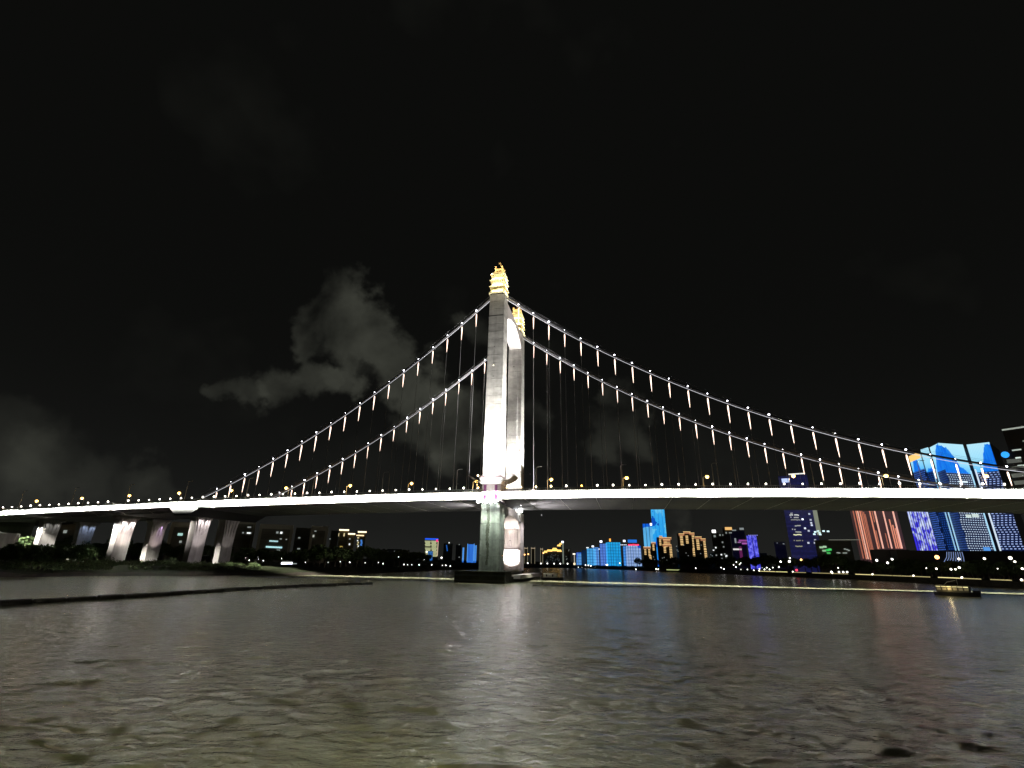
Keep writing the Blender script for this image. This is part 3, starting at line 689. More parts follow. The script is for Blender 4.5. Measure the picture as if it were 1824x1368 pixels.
# ------------------------------------------------------------------ buildings
class Bld:
    def __init__(s, name, label, px0, px1, pyt, R, mat, depth=18, ref=975, yaw=0.0, group=None, part='wall', cat='building', body=True, base=1.9):
        k, t = kt((px0+px1)/2, ref); a = math.atan(k)
        if base > .7: R = max(R, max(shore_r(px0), shore_r(px1), shore_r((px0+px1)/2))+14)
        s.c = Vector((math.sin(a)*R, math.cos(a)*R, 0))     # front centre, survey units from the eye
        s.n = Vector((math.sin(a+yaw), math.cos(a+yaw), 0)); s.u = Vector((s.n.y, -s.n.x, 0)); s.a = a+yaw
        s.root = empty(name, ((s.c.x)*S, (s.c.y)*S, base*S), -(a+yaw), label=label, cat=cat, group=group); s.zb = base-HC
        x0, _ = s.loc(px0, ref); x1, _ = s.loc(px1, ref); _, zt = s.loc((px0+px1)/2, pyt)
        s.x0, s.x1, s.zt, s.d = x0, x1, zt, depth*S
        if body:
            mb = MB(); mb.box(((x0+x1)/2, s.d/2, zt/2), (x1-x0, s.d, zt)); s.body = mb.build(part, mat, s.root)
    def loc(s, px, py):                                      # pixel -> metres on the facade plane (x right, z up)
        d = Vector(ray(px, py)); q = s.c.dot(s.n)/d.dot(s.n); p = d*q
        return ((p-s.c).dot(s.u))*S, (p.z-s.zb)*S
    def win(s, px, py, w_, h_, mat, name='window', out=.12):
        x, z = s.loc(px, py); sc_ = s.c.length*S/F
        return MB().box((x, -out/2-.01, z), (w_*sc_, out, h_*sc_)).build(name, mat, s.root)
    def rows(s, boxes, mat, name, out=.15, kind=None):       # boxes in metres (x,z,w,h), joined
        mb = MB()
        for x, z, w_, h_ in boxes: mb.box((x, -out/2-.01, z), (w_, out, h_))
        o = mb.build(name, mat, s.root)
        if kind: o['kind'] = kind
        return o
    def roof(s, mat, hh=1.2, inset=.0):
        mb = MB(); mb.box(((s.x0+s.x1)/2, s.d/2, s.zt+hh/2), (s.x1-s.x0+.3-inset, s.d+.3, hh)); return mb.build('roof', mat, s.root)
WH = emit((.95, 1, 1), 1.1); WHd = emit((.8, .9, .85), .28); WRM = emit((1, .78, .42), .9); YEL = emit((1, .85, .45), .75); GLD = emit((1, .62, .16), 1.5)
BLU = emit((.03, .22, 1), 1.0); BLUd = emit((.02, .10, .6), .5)

def facade_mat(name, fn):
    """emissive LED facade: fn(t, x, z) -> (colour socket) in object metres"""
    m = bpy.data.materials.new(name); m.use_nodes = True; t = m.node_tree; b = t.nodes['Principled BSDF']
    b.inputs['Base Color'].default_value = (.01, .012, .02, 1); b.inputs['Roughness'].default_value = .3
    tcn = t.nodes.new('ShaderNodeTexCoord'); sp_ = t.nodes.new('ShaderNodeSeparateXYZ'); t.links.new(tcn.outputs['Object'], sp_.inputs[0])
    H = FH(t, tcn.outputs['Object'], sp_.outputs)
    c = fn(H); t.links.new(c, b.inputs['Emission Color']); b.inputs['Emission Strength'].default_value = .85 if 'blue_led' in name else 1
    m.cycles.emission_sampling = 'NONE'
    return m
class FH:
    def __init__(s, t, co_, xyz): s.t = t; s.co = co_; s.x, s.y, s.z = xyz
    def m(s, op, a, b=None, c=None, clamp=False):
        n = s.t.nodes.new('ShaderNodeMath'); n.operation = op; n.use_clamp = clamp
        for i, q in enumerate((a, b, c)):
            if q is None: continue
            if isinstance(q, (int, float)): n.inputs[i].default_value = q
            else: s.t.links.new(q, n.inputs[i])
        return n.outputs[0]
    def mix(s, f, a, b):
        n = s.t.nodes.new('ShaderNodeMix'); n.data_type = 'RGBA'
        for i, q in ((0, f), (6, a), (7, b)):
            if isinstance(q, (int, float)): n.inputs[i].default_value = q
            elif isinstance(q, tuple): n.inputs[i].default_value = (*q, 1)
            else: s.t.links.new(q, n.inputs[i])
        return n.outputs[2]
    def ramp(s, v, stops):
        n = s.t.nodes.new('ShaderNodeValToRGB'); s.t.links.new(v, n.inputs[0]); e = n.color_ramp.elements
        while len(e) < len(stops): e.new(.5)
        for q, (p, c) in zip(e, stops): q.position = p; q.color = (*c, 1)
        return n.outputs[0]
    def noise(s, sc_, detail=3):
        mp = s.t.nodes.new('ShaderNodeMapping'); mp.inputs['Scale'].default_value = sc_; s.t.links.new(s.co, mp.inputs[0])
        n = s.t.nodes.new('ShaderNodeTexNoise'); n.inputs['Scale'].default_value = 1; n.inputs['Detail'].default_value = detail; s.t.links.new(mp.outputs[0], n.inputs['Vector'])
        return n.outputs[0]
    def stripe(s, v, period, duty):      # 1 inside the bar
        f = s.m('FRACT', s.m('DIVIDE', v, period)); return s.m('LESS_THAN', f, duty)

# --- left bank blocks (dark slabs with a few lit windows)
def apt(px0, px1, pyt, R, label, wins, depth=16, mat=DARKB, name='apartment_building', frame=True):
    B = Bld(name, label, px0, px1, pyt, R, mat, depth)
    # balcony stacks and floor slabs, real relief
    mb = MB(); z = 3.2
    while z < B.zt-1: mb.box(((B.x0+B.x1)/2, -.3, z), ((B.x1-B.x0)*.92, .6, .35)); z += 3.2
    mb.build('floor_slabs', DARKB, B.root)['kind'] = 'stuff'
    if frame:
        for xx in (B.x0+.9, B.x1-.9): MB().box((xx, -.5, B.zt/2), (1.8, 1.0, B.zt)).build('corner_pier', principled('pale_render_wall', (.20, .205, .165), .8), B.root)
        MB().box(((B.x0+B.x1)/2, -.5, B.zt-1.6), (B.x1-B.x0-3.6, 1.0, 3.2)).build('parapet_band', MATS['pale_render_wall'], B.root)
    for x, y, w_, h_, m_ in wins: B.win(x, y, w_, h_, m_, out=.8)
    return B
apt(380, 448, 925, 290, 'dark broad block behind the viaduct with three lit windows', [(444, 939, 5, 1.6, WHd), (433, 949, 2, 2, WHd), (443, 949.5, 5, 2, WH), (449, 949.5, 2, 2, WHd)])
apt(456, 517, 934, 270, 'slab block with pale outer frame and two rows of cyan windows', [(494, 948.5, 3, 3, WHd), (501, 949, 3, 3, WH), (500, 960, 3, 1.5, WHd), (510, 961, 2, 1.5, WHd)] + [(481+i*2.6, 963.6+.15*i, 1.9, 2.1, emit((.6, .95, 1), .7)) for i in range(6)] + [(475+i*2.9, 974+.15*i, 2.1, 2.3, emit((.55, .95, 1), .9)) for i in range(10)] + [(495.5, 980, 5, 1.6, WHd)])
apt(522, 549, 940, 285, 'narrow dark tower block with two small lit windows', [(533, 958, 3, 2, WHd), (532, 977.5, 4, 1.8, WHd)], frame=False)
apt(549, 580, 937, 262, 'tall grey block with one square lit window near its top', [(557.5, 954.8, 4, 3.6, emit((.8, .85, .75), .5)), (562, 945.5, 3, 2.4, WHd), (576, 942.5, 4, 1.5, WHd)])
apt(586, 600, 945, 340, 'thin dark tower left of the gold topped towers', [(588, 960, 1.6, 1.6, WHd)], frame=False)
B = apt(-30, 48, 905, 230, 'dark block at the far left edge beyond the viaduct', [], frame=False)
B = apt(92, 150, 930, 260, 'dark block between the far left piers', [(116, 947, 3.5, 3.5, WHd)], frame=False)
B = apt(295, 345, 930, 260, 'dark block seen between the second and third piers', [(331, 933, 4.5, 3.5, WHd), (321, 952, 6, 3.5, emit((.6, 1, .9), .6)), (321.5, 965, 3, 3, WHd), (299, 964, 2, 3, WHd)])
# lit wall box under the viaduct by the far pier
# gold topped towers
def goldtop(px0, px1, pyt, R, label, extra):
    B = Bld('gold_topped_tower', label, px0, px1, pyt, R, principled('olive_render_wall', (.22, .19, .10), .8, noise=[((.1, .1, .5), .3)]), 14, group='gold topped towers left of the tower')
    x0, x1, zt = B.x0, B.x1, B.zt
    MB().box(((x0+x1)/2, -.4, zt-.6), (x1-x0+1, 1.0, 1.5)).build('crown_light', emit((1, .80, .52), 2.2), B.root)
    for it in extra: B.win(*it, out=.5)
    return B
B = goldtop(601, 617, 943, 420, 'left gold topped tower with the highest crown and two flared uplights', [(603, 952.5, 1.6, 5, YEL), (613, 952.5, 1.6, 5, YEL), (598, 983, 3, 13, emit((.8, .62, .12), .35)), (606.5, 982, 4, 16, emit((.9, .66, .16), .5)), (606.5, 989, 3, 4, YEL)])
goldtop(616, 629, 950, 425, 'middle gold topped tower with the lowest crown and scattered lit windows', [(616, 962, 2, 2, WHd), (623, 960, 2.2, 2, WHd), (615, 968.5, 2, 2.5, WHd), (622.5, 969.5, 2, 2.5, WH), (614.5, 975, 2, 2, WHd), (613.5, 982, 2.5, 2, WHd), (613, 986.5, 2.5, 2, WH), (618, 989, 1.8, 4, YEL)])
B = goldtop(635, 649, 946.5, 420, 'right gold topped tower with two crown bars and a blue light band', [(641.5, 953.8, 12, 1.6, emit((1, .72, .42), 1.6)), (638, 958, 3, 1.4, YEL)] + [(637+(i % 2)*1.2, 963+i*3.3, 1.8, 1.8, YEL if i % 3 else WH) for i in range(9)])
for i in range(12): B.win(643.5-.15*i+(i % 3)*.5, 962.5+i*2.4, 2.6, 2.0, emit((.10, .35, 1), .55), 'light_band', .5)
# banded yellow office block
B = Bld('office_block', 'pale block with rows of yellow windows under a blue roof sign', 757, 781.5, 960.5, 420, DARKB, 16, ref=970)
for r in range(14):
    y = 964+r*2.05
    for c in range(2):
        if r == 5 and c == 0: continue
        x = 762.5+c*11.0+.05*r; B.win(x-.6, y, 9.6-(r % 3), 1.15, emit((.95, 1, .55) if r < 9 else (.9, .9, .5), .62), 'window_row', .4)
B.win(769, 960.2, 22, 2.4, emit((.02, .12, 1), 1.0), 'roof_sign', .6); B.win(778.5, 963, 3.2, 3.6, emit((1, .05, .22), 1.2), 'roof_sign', .8)
B.win(779.6, 977, 1.4, 24, emit((1, .8, .55), .6), 'edge_light', .5)
B2 = Bld('blue_kiosk_tower', 'small blue lit building in front of the yellow windowed block', 762, 771, 982, 380, DARKB, 8, ref=990)
B2.win(766.5, 983.5, 8, 3, emit((.06, .25, .6), .5), 'light_panel', .4)
for x in (763.6, 766.8, 769.4): B2.win(x, 991, 1.6, 13, emit((.05, .25, .75), .6), 'light_panel', .4)
B = Bld('dark_tower', 'dark tower with one blue lit strip right of the yellow windowed block', 790, 806, 968, 480, DARKB, 14)
for i in range(4): B.win(795.5+.4*i, 972+i*2.8, 1.6, 2.2, emit((.03, .22, .9), .5), 'light_band', .4)
B.win(800, 966.8, 1.8, 1.8, WH, 'roof_light', .4)
B = Bld('dark_tower', 'plain dark tower with two dim windows left of the blue strips', 812, 822, 970, 500, DARKB, 14)
B.win(818, 970, 1.4, 1.4, WHd); B.win(818, 992.5, 1.6, 1.6, WHd)
for x0, x1, yt, lab in ((823.8, 826.4, 976, 'slim blue lit strip tower left of the bridge tower'), (832, 844.5, 969.5, 'broad blue lit tower beside the bridge tower leg'), (845, 848.5, 972, 'thin bright blue tower touching the bridge tower leg')):
    B = Bld('blue_lit_tower', lab, x0, x1, yt, 520, facade_mat('blue_strip_facade', lambda H: H.mix(H.m('MULTIPLY', H.noise((.25, .25, .02)), 1.1, clamp=True), (.0, .02, .22), (.05, .28, 1.0))), 10, ref=985)
    for xx in (x0+.5, x1-.5): B.win(xx, (yt+998)/2, .9, 998-yt-1, emit((.12, .42, 1), .9), 'edge_light', .3)

# --- right of the tower: golden roofs
for i, (x0, x1, yt) in enumerate(((934, 940, 976), (946, 953, 976), (962.5, 967, 977.5))):
    B = Bld('outlined_tower', ('leftmost', 'middle', 'rightmost')[i]+' of three slim towers outlined in dim gold', x0, x1, yt, 560, principled('dim_brown_wall', (.10, .085, .05), .8), 12, ref=990)
    for xx in (x0+.4, x1-.4): B.win(xx, (yt+1003)/2, .8, 1003-yt, emit((.62, .55, .36), .30), 'edge_light', .3)
    B.win((x0+x1)/2, yt+.6, x1-x0, 1.2, emit((.8, .62, .42), .5), 'crown_light', .4)
B.win(948, 999, 5, 4, emit((.7, .25, .08), .5), 'shop_front', .4) if False else None
B = Bld('temple_roofed_block', 'broad dark block crowned by stepped golden glowing roofs', 969, 1001, 984, 540, DARKB, 20, ref=990)
for k, (x0, x1, y0, y1) in enumerate(((968, 975, 984.5, 982.5), (973, 984, 982.3, 980.4), (983, 993, 979.2, 977.4), (992, 1001, 982.6, 980.6), (980, 997, 981.5, 980), (992, 999, 973, 971.5), (996, 1001, 970, 968.6))):
    xa, za = B.loc(x0, y0); xb, _ = B.loc(x1, y0); _, zb = B.loc((x0+x1)/2, y1-1.5); m_ = (xa+xb)/2
    mb = MB(); mb.hexa([(xa, -1.5, za), (xb, -1.5, za), (xb, 3, za), (xa, 3, za), (m_-(xb-xa)*.3, 0, zb), (m_+(xb-xa)*.3, 0, zb), (m_+(xb-xa)*.3, 2, zb), (m_-(xb-xa)*.3, 2, zb)])
    mb.build('golden_roof', GLD, B.root)
for i in range(26): B.win(972+R_.random()*27, 987+R_.random()*14, 1.0, .9, emit((.5, .6, .6), .22), 'window', .3)
B = Bld('mast_tower', 'slender pale tower with a bright white blue top light', 1001.5, 1004.6, 967, 530, principled('dim_grey_wall', (.16, .17, .15), .8), 5, ref=985)
B.win(1003, 984, 2.2, 36, emit((.45, .52, .42), .33), 'light_band', .3); B.win(1002, 965.5, 3.6, 3.0, emit((.75, .80, 1), 3), 'top_light', .6)
B = Bld('dark_tower', 'dark block right of the slender mast tower', 1005, 1016, 978, 560, DARKB, 12)
for i in range(5): B.win(1008+R_.random()*7, 979+R_.random()*20, 1, 1, WHd, 'window', .3)
B = Bld('spire_monument', 'slim pale lit monument with a globe of light on top', 1022, 1024.6, 990, 480, principled('dim_grey_wall', (.16, .17, .15), .8), 3, ref=1000)
B.win(1023.2, 996, 1.3, 14, emit((.9, .8, .6), .5), 'light_band', .3); B.win(1022.5, 986.8, 4.2, 2, emit((1, .92, .75), 1.6), 'top_light', .5)
B.win(1023.2, 1004.4, 3.2, 3.2, emit((1, .8, .5), 1.4), 'base_light', .6)

# --- blue LED group
def blue_mat(split, lo=(.10, .62, 1.0), hi=(.005, .13, .85), seed=0, stripes=True):
    def fn(H):
        zz = H.m('ADD', H.m('DIVIDE', H.z, 60.0), H.m('MULTIPLY', H.m('SUBTRACT', H.noise((.07, .07, .05), 1), .5), .5))
        c = H.mix(H.m('LESS_THAN', zz, split), hi, lo)
        n = H.noise((.5+seed*.03, .5, .06), 3)
        c = H.mix(H.m('MULTIPLY', H.m('SUBTRACT', n, .35), 1.3, clamp=True), c, (.01, .08, .55))
        if stripes:
            st = H.stripe(H.x, 2.4, .25); c = H.mix(H.m('MULTIPLY', st, .35), c, (.0, .05, .35))
            st = H.stripe(H.z, 3.6, .3); c = H.mix(H.m('MULTIPLY', st, .45), c, (.0, .04, .30))
        return c
    return facade_mat('blue_led_facade', fn)
BG = 'blue screen lit towers on the far bank'
for i, (x0, x1, yt, R, spl, lab, lo, hi) in enumerate((
    (1030, 1035.5, 984, 470, .25, 'leftmost narrow blue screen tower with a pale foot', (.15, .5, 1), (.0, .14, .95)),
    (1045.5, 1056, 977, 455, .42, 'blue screen tower with pale cyan lower half and two roof beacons', (.10, .55, 1), (.005, .20, 1)),
    (1059.5, 1067.5, 975, 470, .38, 'short blue screen tower beside the one with two roof beacons', (.16, .42, .9), (.0, .11, .65)),
    (1069, 1079, 968.5, 450, .9, 'slate blue tower of vertical stripes with a white beacon', (.14, .30, .85), (.08, .16, .7)),
    (1083.5, 1106.5, 966, 440, .75, 'broad bright cyan screen tower with dark window lines', (.02, .52, 1), (.005, .24, .95)),
    (1110.5, 1118.5, 973, 470, .5, 'narrow light blue tower behind the wide blue block', (.08, .38, 1), (.01, .14, .75)),
    (1119, 1142.5, 972, 435, .42, 'wide royal blue screen block with a pale slope and red roof sign', (.42, .62, .95), (.0, .10, .85)))):
    B = Bld('blue_screen_tower', lab, x0, x1, yt, R, blue_mat(spl, lo, hi, i), 16, ref=990, group=BG, yaw=(.18 if i % 2 else -.12))
    nm = max(2, int((x1-x0)/4)); mb = None
    for j in range(nm+1):
        xx = B.x0+(B.x1-B.x0)*j/nm; MB().box((xx, -.15, B.zt/2), (.35, .3, B.zt)).build('mullion', principled('dark_blue_metal', (.02, .03, .08), .4), B.root)
    if i == 1: B.win(1046.5, 975.6, 4, 1.6, WH, 'roof_beacon', .5); B.win(1056, 973.3, 3.6, 2.4, emit((.85, .9, 1), 2), 'roof_beacon', .5)
    if i == 2: B.win(1067.5, 978, 2.6, 1.6, WH, 'roof_beacon', .5)
    if i == 3: B.win(1070.5, 964.7, 4, 3, emit((.85, .88, 1), 2.5), 'roof_beacon', .5)
    if i == 4: B.win(1086.5, 962, 2.6, 4.4, emit((1, .38, .06), 1.8), 'roof_beacon', .5)
    if i == 5: B.win(1112, 963.6, 3.6, 3, emit((.85, .88, 1), 2.2), 'roof_beacon', .5)
    if i == 6:
        for q in range(5): B.win(1120.5+q*3.9, 970.6-.4*(q == 2), 3.2, 2.2, emit((1, .04, .12), 1.5), 'roof_sign', .7)
        B.win(1126, 964, 14, 4.6, emit((.02, .22, .85), .7), 'roof_box', 3)
        for q in range(4): B.win(1106+q*3, 970.5, 2, 1.3, emit((.8, .85, 1), 1.0), 'roof_sign', .6)
B = Bld('dark_tower', 'dark slate tower between the leftmost blue tower and the next', 1036.5, 1044, 980, 475, principled('slate_wall', (.09, .10, .13), .7), 14, ref=990)
# tall twin towers with figure on screen
def tall_mat():
    def fn(H):
        zz = H.m('DIVIDE', H.z, 100*1.0)
        base = H.ramp(zz, [(0.0, (.02, .30, .95)), (.35, (.02, .42, 1.0)), (.72, (.05, .50, 1.0)), (.74, (.0, .16, .92)), (1, (.0, .13, .9))])
        n = H.noise((.075, .06, .055), 3); c = H.mix(H.m('LESS_THAN', n, .46), base, (.0, .09, .60))
        c = H.mix(H.m('GREATER_THAN', n, .57), c, (.14, .62, 1.0))
        st = H.stripe(H.x, 4.2, .16); return H.mix(H.m('MULTIPLY', st, .5), c, (.0, .08, .55))
    return facade_mat('tall_blue_led_facade', fn)
B = Bld('tall_blue_tower', 'tallest blue screen tower rising to the deck underside', 1162.5, 1187, 906, 410, tall_mat(), 20, ref=950)
for j in range(5): MB().box((B.x0+(B.x1-B.x0)*(j+.5)/5, 1, B.zt+1.2), (1.4, 1.6, 2.6)).build('roof_fin', BLU, B.root)
B = Bld('tall_blue_tower', 'lower left twin of the tallest blue tower with pale lower half', 1145.5, 1163, 933, 415, blue_mat(.78, (.14, .60, 1), (.0, .14, .85), 4, False), 18, ref=950)
for j in range(4): MB().box((B.x0+(B.x1-B.x0)*j/3, -.2, B.zt/2), (.5, .4, B.zt)).build('mullion', MATS['dark_blue_metal'], B.root)
B.win(1159.8, 934, 3.6, 3.6, emit((.9, .95, 1), 2.4), 'roof_beacon', .6)
# gold outlined residential towers
GG = 'gold outlined residential towers'
GBAR = emit((1, .66, .28), .85); GCAP = emit((.7, .32, .16), .45)
def goldres(label, px0, px1, pyt, R, caps, cols, wins):
    B = Bld('residential_tower', label, px0, px1, pyt, R, principled('dark_stone_wall', (.05, .047, .04), .8), 16, ref=985, group=GG)
    for (a, c, y) in caps:
        xa, z = B.loc(a, y); xb, _ = B.loc(c, y); MB().box(((xa+xb)/2, 1.5, z), (xb-xa, 4.5, 1.5)).build('lit_cornice', GCAP, B.root)
        MB().box(((xa+xb)/2, -1, z+1.1), (xb-xa, .5, .55)).build('cornice_light', GBAR, B.root)
    for (a, c, y0, y1) in cols:
        xa, z1 = B.loc(a, y0); xb, _ = B.loc(c, y0); _, z0 = B.loc(a, y1); z = z1; bx = []
        while z > z0: bx.append(((xa+xb)/2, z, xb-xa, .95)); z -= 1.55
        B.rows(bx, GBAR, 'balcony_lights', .4, 'stuff')
    for x, y in wins: B.win(x, y, 1.3, 1.1, WHd, 'window', .4)
    return B
goldres('left gold outlined tower, the lowest, in front of the tall blue tower', 1146, 1160, 976, 330, [(1146, 1160, 976)], [(1147.5, 1151, 979, 989), (1154.5, 1158, 979, 992), (1156.5, 1160.5, 990, 1003)], [(1165, 995), (1163, 998)])
goldres('small stepped gold lit tower before the tall blue tower', 1160, 1170, 968, 338, [(1160, 1168, 968)], [(1162, 1165.5, 971, 982)], [(1164, 992), (1166, 997)])
goldres('stepped gold outlined tower with three ledges on its crown', 1172, 1197, 957, 325, [(1174, 1180, 957), (1174, 1196, 959.5), (1181, 1194, 963.5), (1182, 1194, 969), (1180, 1196, 972)], [(1174, 1177.5, 962, 972), (1182.5, 1188, 962, 975), (1182, 1186, 975, 985), (1192, 1196.5, 973, 1001)], [(1180, 994), (1183, 993), (1188, 998), (1176, 999)])
goldres('tallest gold outlined tower with a long bright right edge', 1209, 1236, 950, 330, [(1209, 1219, 953), (1217, 1230, 949.5), (1228, 1237, 951.5)], [(1211, 1216, 955, 971), (1221, 1225.5, 955, 970), (1232, 1236.5, 953, 978), (1233.5, 1238, 978, 1000)], [(1218, 971), (1205, 973), (1222, 985), (1214, 996), (1226, 990), (1208, 982)])
goldres('rightmost gold outlined tower with a pale right edge', 1238, 1258, 959, 326, [(1238, 1250, 958.5), (1248, 1257, 962)], [(1240, 1245, 962, 980), (1252.5, 1256.5, 964, 979), (1254, 1258.5, 979, 999)], [(1249, 971), (1248, 986), (1246, 996)])
# dark towers right of them
B = apt(1270, 1282, 946, 380, 'dark slim tower with a bright white roof beacon', [(1273, 955, 3, 3, WHd), (1275, 975.5, 2, 2, WH), (1271, 980, 2, 1.6, WH), (1276, 989, 2, 2, WHd)], frame=False)
B.win(1271.5, 946.5, 5.6, 4.4, emit((1, .98, 1), 2.5), 'roof_beacon', .6)
B = apt(1279, 1294, 950, 388, 'dark tower block with scattered white windows', [(1282.6, 953, 2.2, 2.4, WHd), (1288, 953, 1.8, 2.4, WHd), (1287, 966, 2, 2.4, WHd), (1289, 974, 2, 1.8, WHd), (1285, 988, 2, 2, WH), (1291, 987, 2, 2, WHd), (1293.5, 991, 2.4, 1.6, WH), (1280, 985, 1.6, 1.8, WHd), (1284, 995, 6, 2, WHd)], frame=False)
B = apt(1291, 1303, 940, 375, 'dark tower with an amber lit crown', [(1297.5, 941.5, 10, 4.2, emit((1, .58, .20), .9)), (1293.5, 949, 2, 2.4, WHd), (1294, 990, 2.4, 2.2, WH), (1294, 994, 2, 2, WHd), (1301, 949, 4, 1.6, WHd)], frame=False)
B = apt(1304, 1330, 944, 400, 'dark building with violet lit curves and white window bars', [(1307.5, 944.6, 6, 1.6, WHd), (1321, 942, 6, 3, WHd), (1310, 963, 2.4, 7, WHd), (1313.5, 978.5, 12, 2.2, emit((1, .95, .9), .8)), (1323, 963, 11, 2.4, emit((.6, .12, .55), .45)), (1326, 968, 7, 2.4, emit((.6, .15, .6), .6)), (1320, 986, 4, 20, emit((.25, .03, .15), .4)), (1317, 966, 5, 1.6, emit((.7, .3, .7), .4))], frame=False)
def viol(H):
    n = H.noise((.5, .5, .35), 2)
    c = H.mix(H.m('MULTIPLY', H.m('SUBTRACT', n, .42), 4.5, clamp=True), (.03, .03, .55), (.22, .22, 1.0))
    return H.mix(H.stripe(H.x, 5.5, .16), c, (.02, .02, .25))
B = Bld('violet_screen_tower', 'glowing violet blue speckled tower on the far bank', 1332.5, 1350, 954, 372, facade_mat('violet_speckle_facade', viol), 14, ref=975)
for q in range(5): B.win(1334+q*3.6, 953.4, 1.4, 1.2, emit((.35, .35, 1), .8), 'crown_light', .4)

# navy tower behind the deck
B = Bld('navy_tower', 'tall navy blue tower with rows of white windows and a white roof line', 1405, 1459, 846, 250, principled('navy_wall', (.02, .02, .07), .4), 22, ref=960)
def navy(H):
    n = H.noise((.5, .5, .9), 3); g2 = H.m('MULTIPLY', H.stripe(H.z, 3.4, .4), H.m('GREATER_THAN', n, .5)); return H.mix(H.m('MULTIPLY', g2, .8), (.005, .006, .038), (.012, .014, .085))
nm_ = facade_mat('navy_facade_glow', navy); B.body.data.materials[0] = nm_
B.win(1419, 844.2, 22, 1.6, emit((1, 1, .95), 1.0), 'roof_light', .6); B.win(1399, 856, 10, 6, emit((.55, .66, 1), 1.0), 'roof_sign', .8)
rr = random.Random(5)
for (y, x0, x1, st) in ((901.5, 1408, 1418, .35), (914, 1408, 1412, .4), (917.5, 1406.5, 1422, .9), (921.5, 1408, 1423, .5), (926, 1409, 1424, .25), (936.5, 1416, 1426, .5), (943, 1411, 1417, .6), (947.5, 1413, 1427, .5), (952.5, 1413.5, 1428, 1), (963, 1414, 1430, .25), (973, 1417, 1434, .35)):
    x = x0
    while x < x1:
        if rr.random() < .85: B.win(x+.8, y+rr.uniform(-.4, .4), 1.5, 1.5, emit((.9, .92, .85) if y < 950 else (1, 1, .6), st*.8), 'window', .4)
        x += 2.1
for x, y, q in ((1429.6, 925, 1.6), (1434, 941, 1), (1441.5, 915.5, .5), (1444, 926, .5), (1445, 931.5, .7), (1446, 935.5, .8), (1440.5, 945.5, .6), (1452, 962, .4), (1440, 967, .7), (1451.5, 967, .6)): B.win(x, y, 2.6, 2.4, emit((.85, .9, 1), q), 'window', .5)
for i in range(9): B.win(1450.5+i*1.05, 905+i*5.6, 5.4, 4.8, emit((.42, .46, .34), .45), 'stair_window', .5)
for x, y in ((1457, 946), (1459.5, 949), (1461, 952), (1452, 947.5), (1450.5, 951.5), (1467, 946), (1475, 946.5)): B.win(x, y, 3, 2, emit((.7, .95, 1), 1.3), 'window', .5)
B = Bld('podium_building', 'low dark podium with green and white signs beside the navy tower', 1455, 1520, 962, 235, DARKB, 20, ref=985)
for x, y, c in ((1463, 975, (.5, .8, .5)), (1469, 974, (.6, .9, .6)), (1474, 980, (.05, .8, .15)), (1478, 979, (.1, .9, .2)), (1468, 981, (.4, .7, .4)), (1476, 985, (.1, .6, .15))): B.win(x, y, 4.5, 2.6, emit(c, .6), 'sign', .5)
for x, y in ((1505, 978), (1509, 979), (1512, 980.5), (1492, 984.5), (1495, 985), (1503, 985), (1507, 985)): B.win(x, y, 2.6, 1.4, emit((.6, .68, .62), .4), 'window', .4)
B.win(1504, 961.6, 38, .9, emit((.6, .62, .5), .22), 'roof_light', .4)

# red striped tower
B = B_ = Bld('striped_tower', 'dark red tower with glowing pink vertical light lines', 1526, 1611, 893, 288, facade_mat('maroon_glow_wall', lambda H: H.mix(H.noise((.3, .3, .05)), (.028, .013, .012), (.06, .028, .030))), 16, ref=965)
def vline(B, xt, yt_, yb, w_, mat, name='light_line', slope=.245):
    x, z1 = B.loc(xt, yt_); _, z0 = B.loc(xt+slope*(yb-yt_), yb); sc_ = B.c.length*S/F
    return MB().box((x, -.2, (z0+z1)/2), (w_*sc_, .38, z1-z0)).build(name, mat, B.root)
PK = emit((1, .36, .22), .72); PKd = emit((1, .33, .20), .38); PKb = emit((1, .50, .38), .95)
for xt, a, c, w_, m_ in ((1518, 903, 995, 1.4, PKd), (1523, 903, 996, 1.3, PK), (1526, 903, 996, 1.4, PKb), (1530, 903, 997, 1.6, PK), (1534, 906, 998, 1.2, PKd), (1538, 912, 998, 1.3, PKd), (1548, 906, 978, 1.6, PK), (1552, 905, 930, 1, PKd), (1557.5, 909, 977, 1.8, PKb), (1571, 903, 977, 1.6, PKb), (1584, 925, 977, 1.4, PK), (1590, 935, 977, 1.4, PK), (1595, 941, 977, 1.4, PK), (1588.5, 903, 977, 1.8, PKb), (1577, 950, 976, 1.1, PKd), (1560, 945, 977, 1.2, PKd), (1541, 916, 997, 1.0, PKd)):
    vline(B, xt, a, c, w_, m_)
B = Bld('podium_building', 'low black podium in front of the red striped tower', 1551, 1622, 979, 266, MATS['black_glass'] if 'black_glass' in MATS else principled('black_glass', (.012, .012, .012), .4), 8, ref=990)
B = Bld('podium_building', 'lowest dark podium at the left foot of the red striped tower', 1528, 1552, 1000, 266, MATS['black_glass'], 8, ref=1005)
# speckled violet tower
def speck(H):
    n = H.noise((.55, .55, .28), 4); m2 = H.noise((.12, .12, .02), 2)
    f = H.m('MULTIPLY', H.m('SUBTRACT', H.m('ADD', n, H.m('MULTIPLY', m2, .5)), .68), 6, clamp=True)
    return H.mix(f, (.04, .03, .72), (.62, .72, 1.0))
B = Bld('speckled_tower', 'lower violet tower covered in flickering white specks', 1624, 1662, 907, 275, facade_mat('speckled_led_facade', speck), 14, ref=945)
for q in range(10): MB().box((B.x0+(B.x1-B.x0)*q/9, -.2, B.zt/2), (.28, .4, B.zt)).build('mullion', MATS['dark_blue_metal'], B.root)

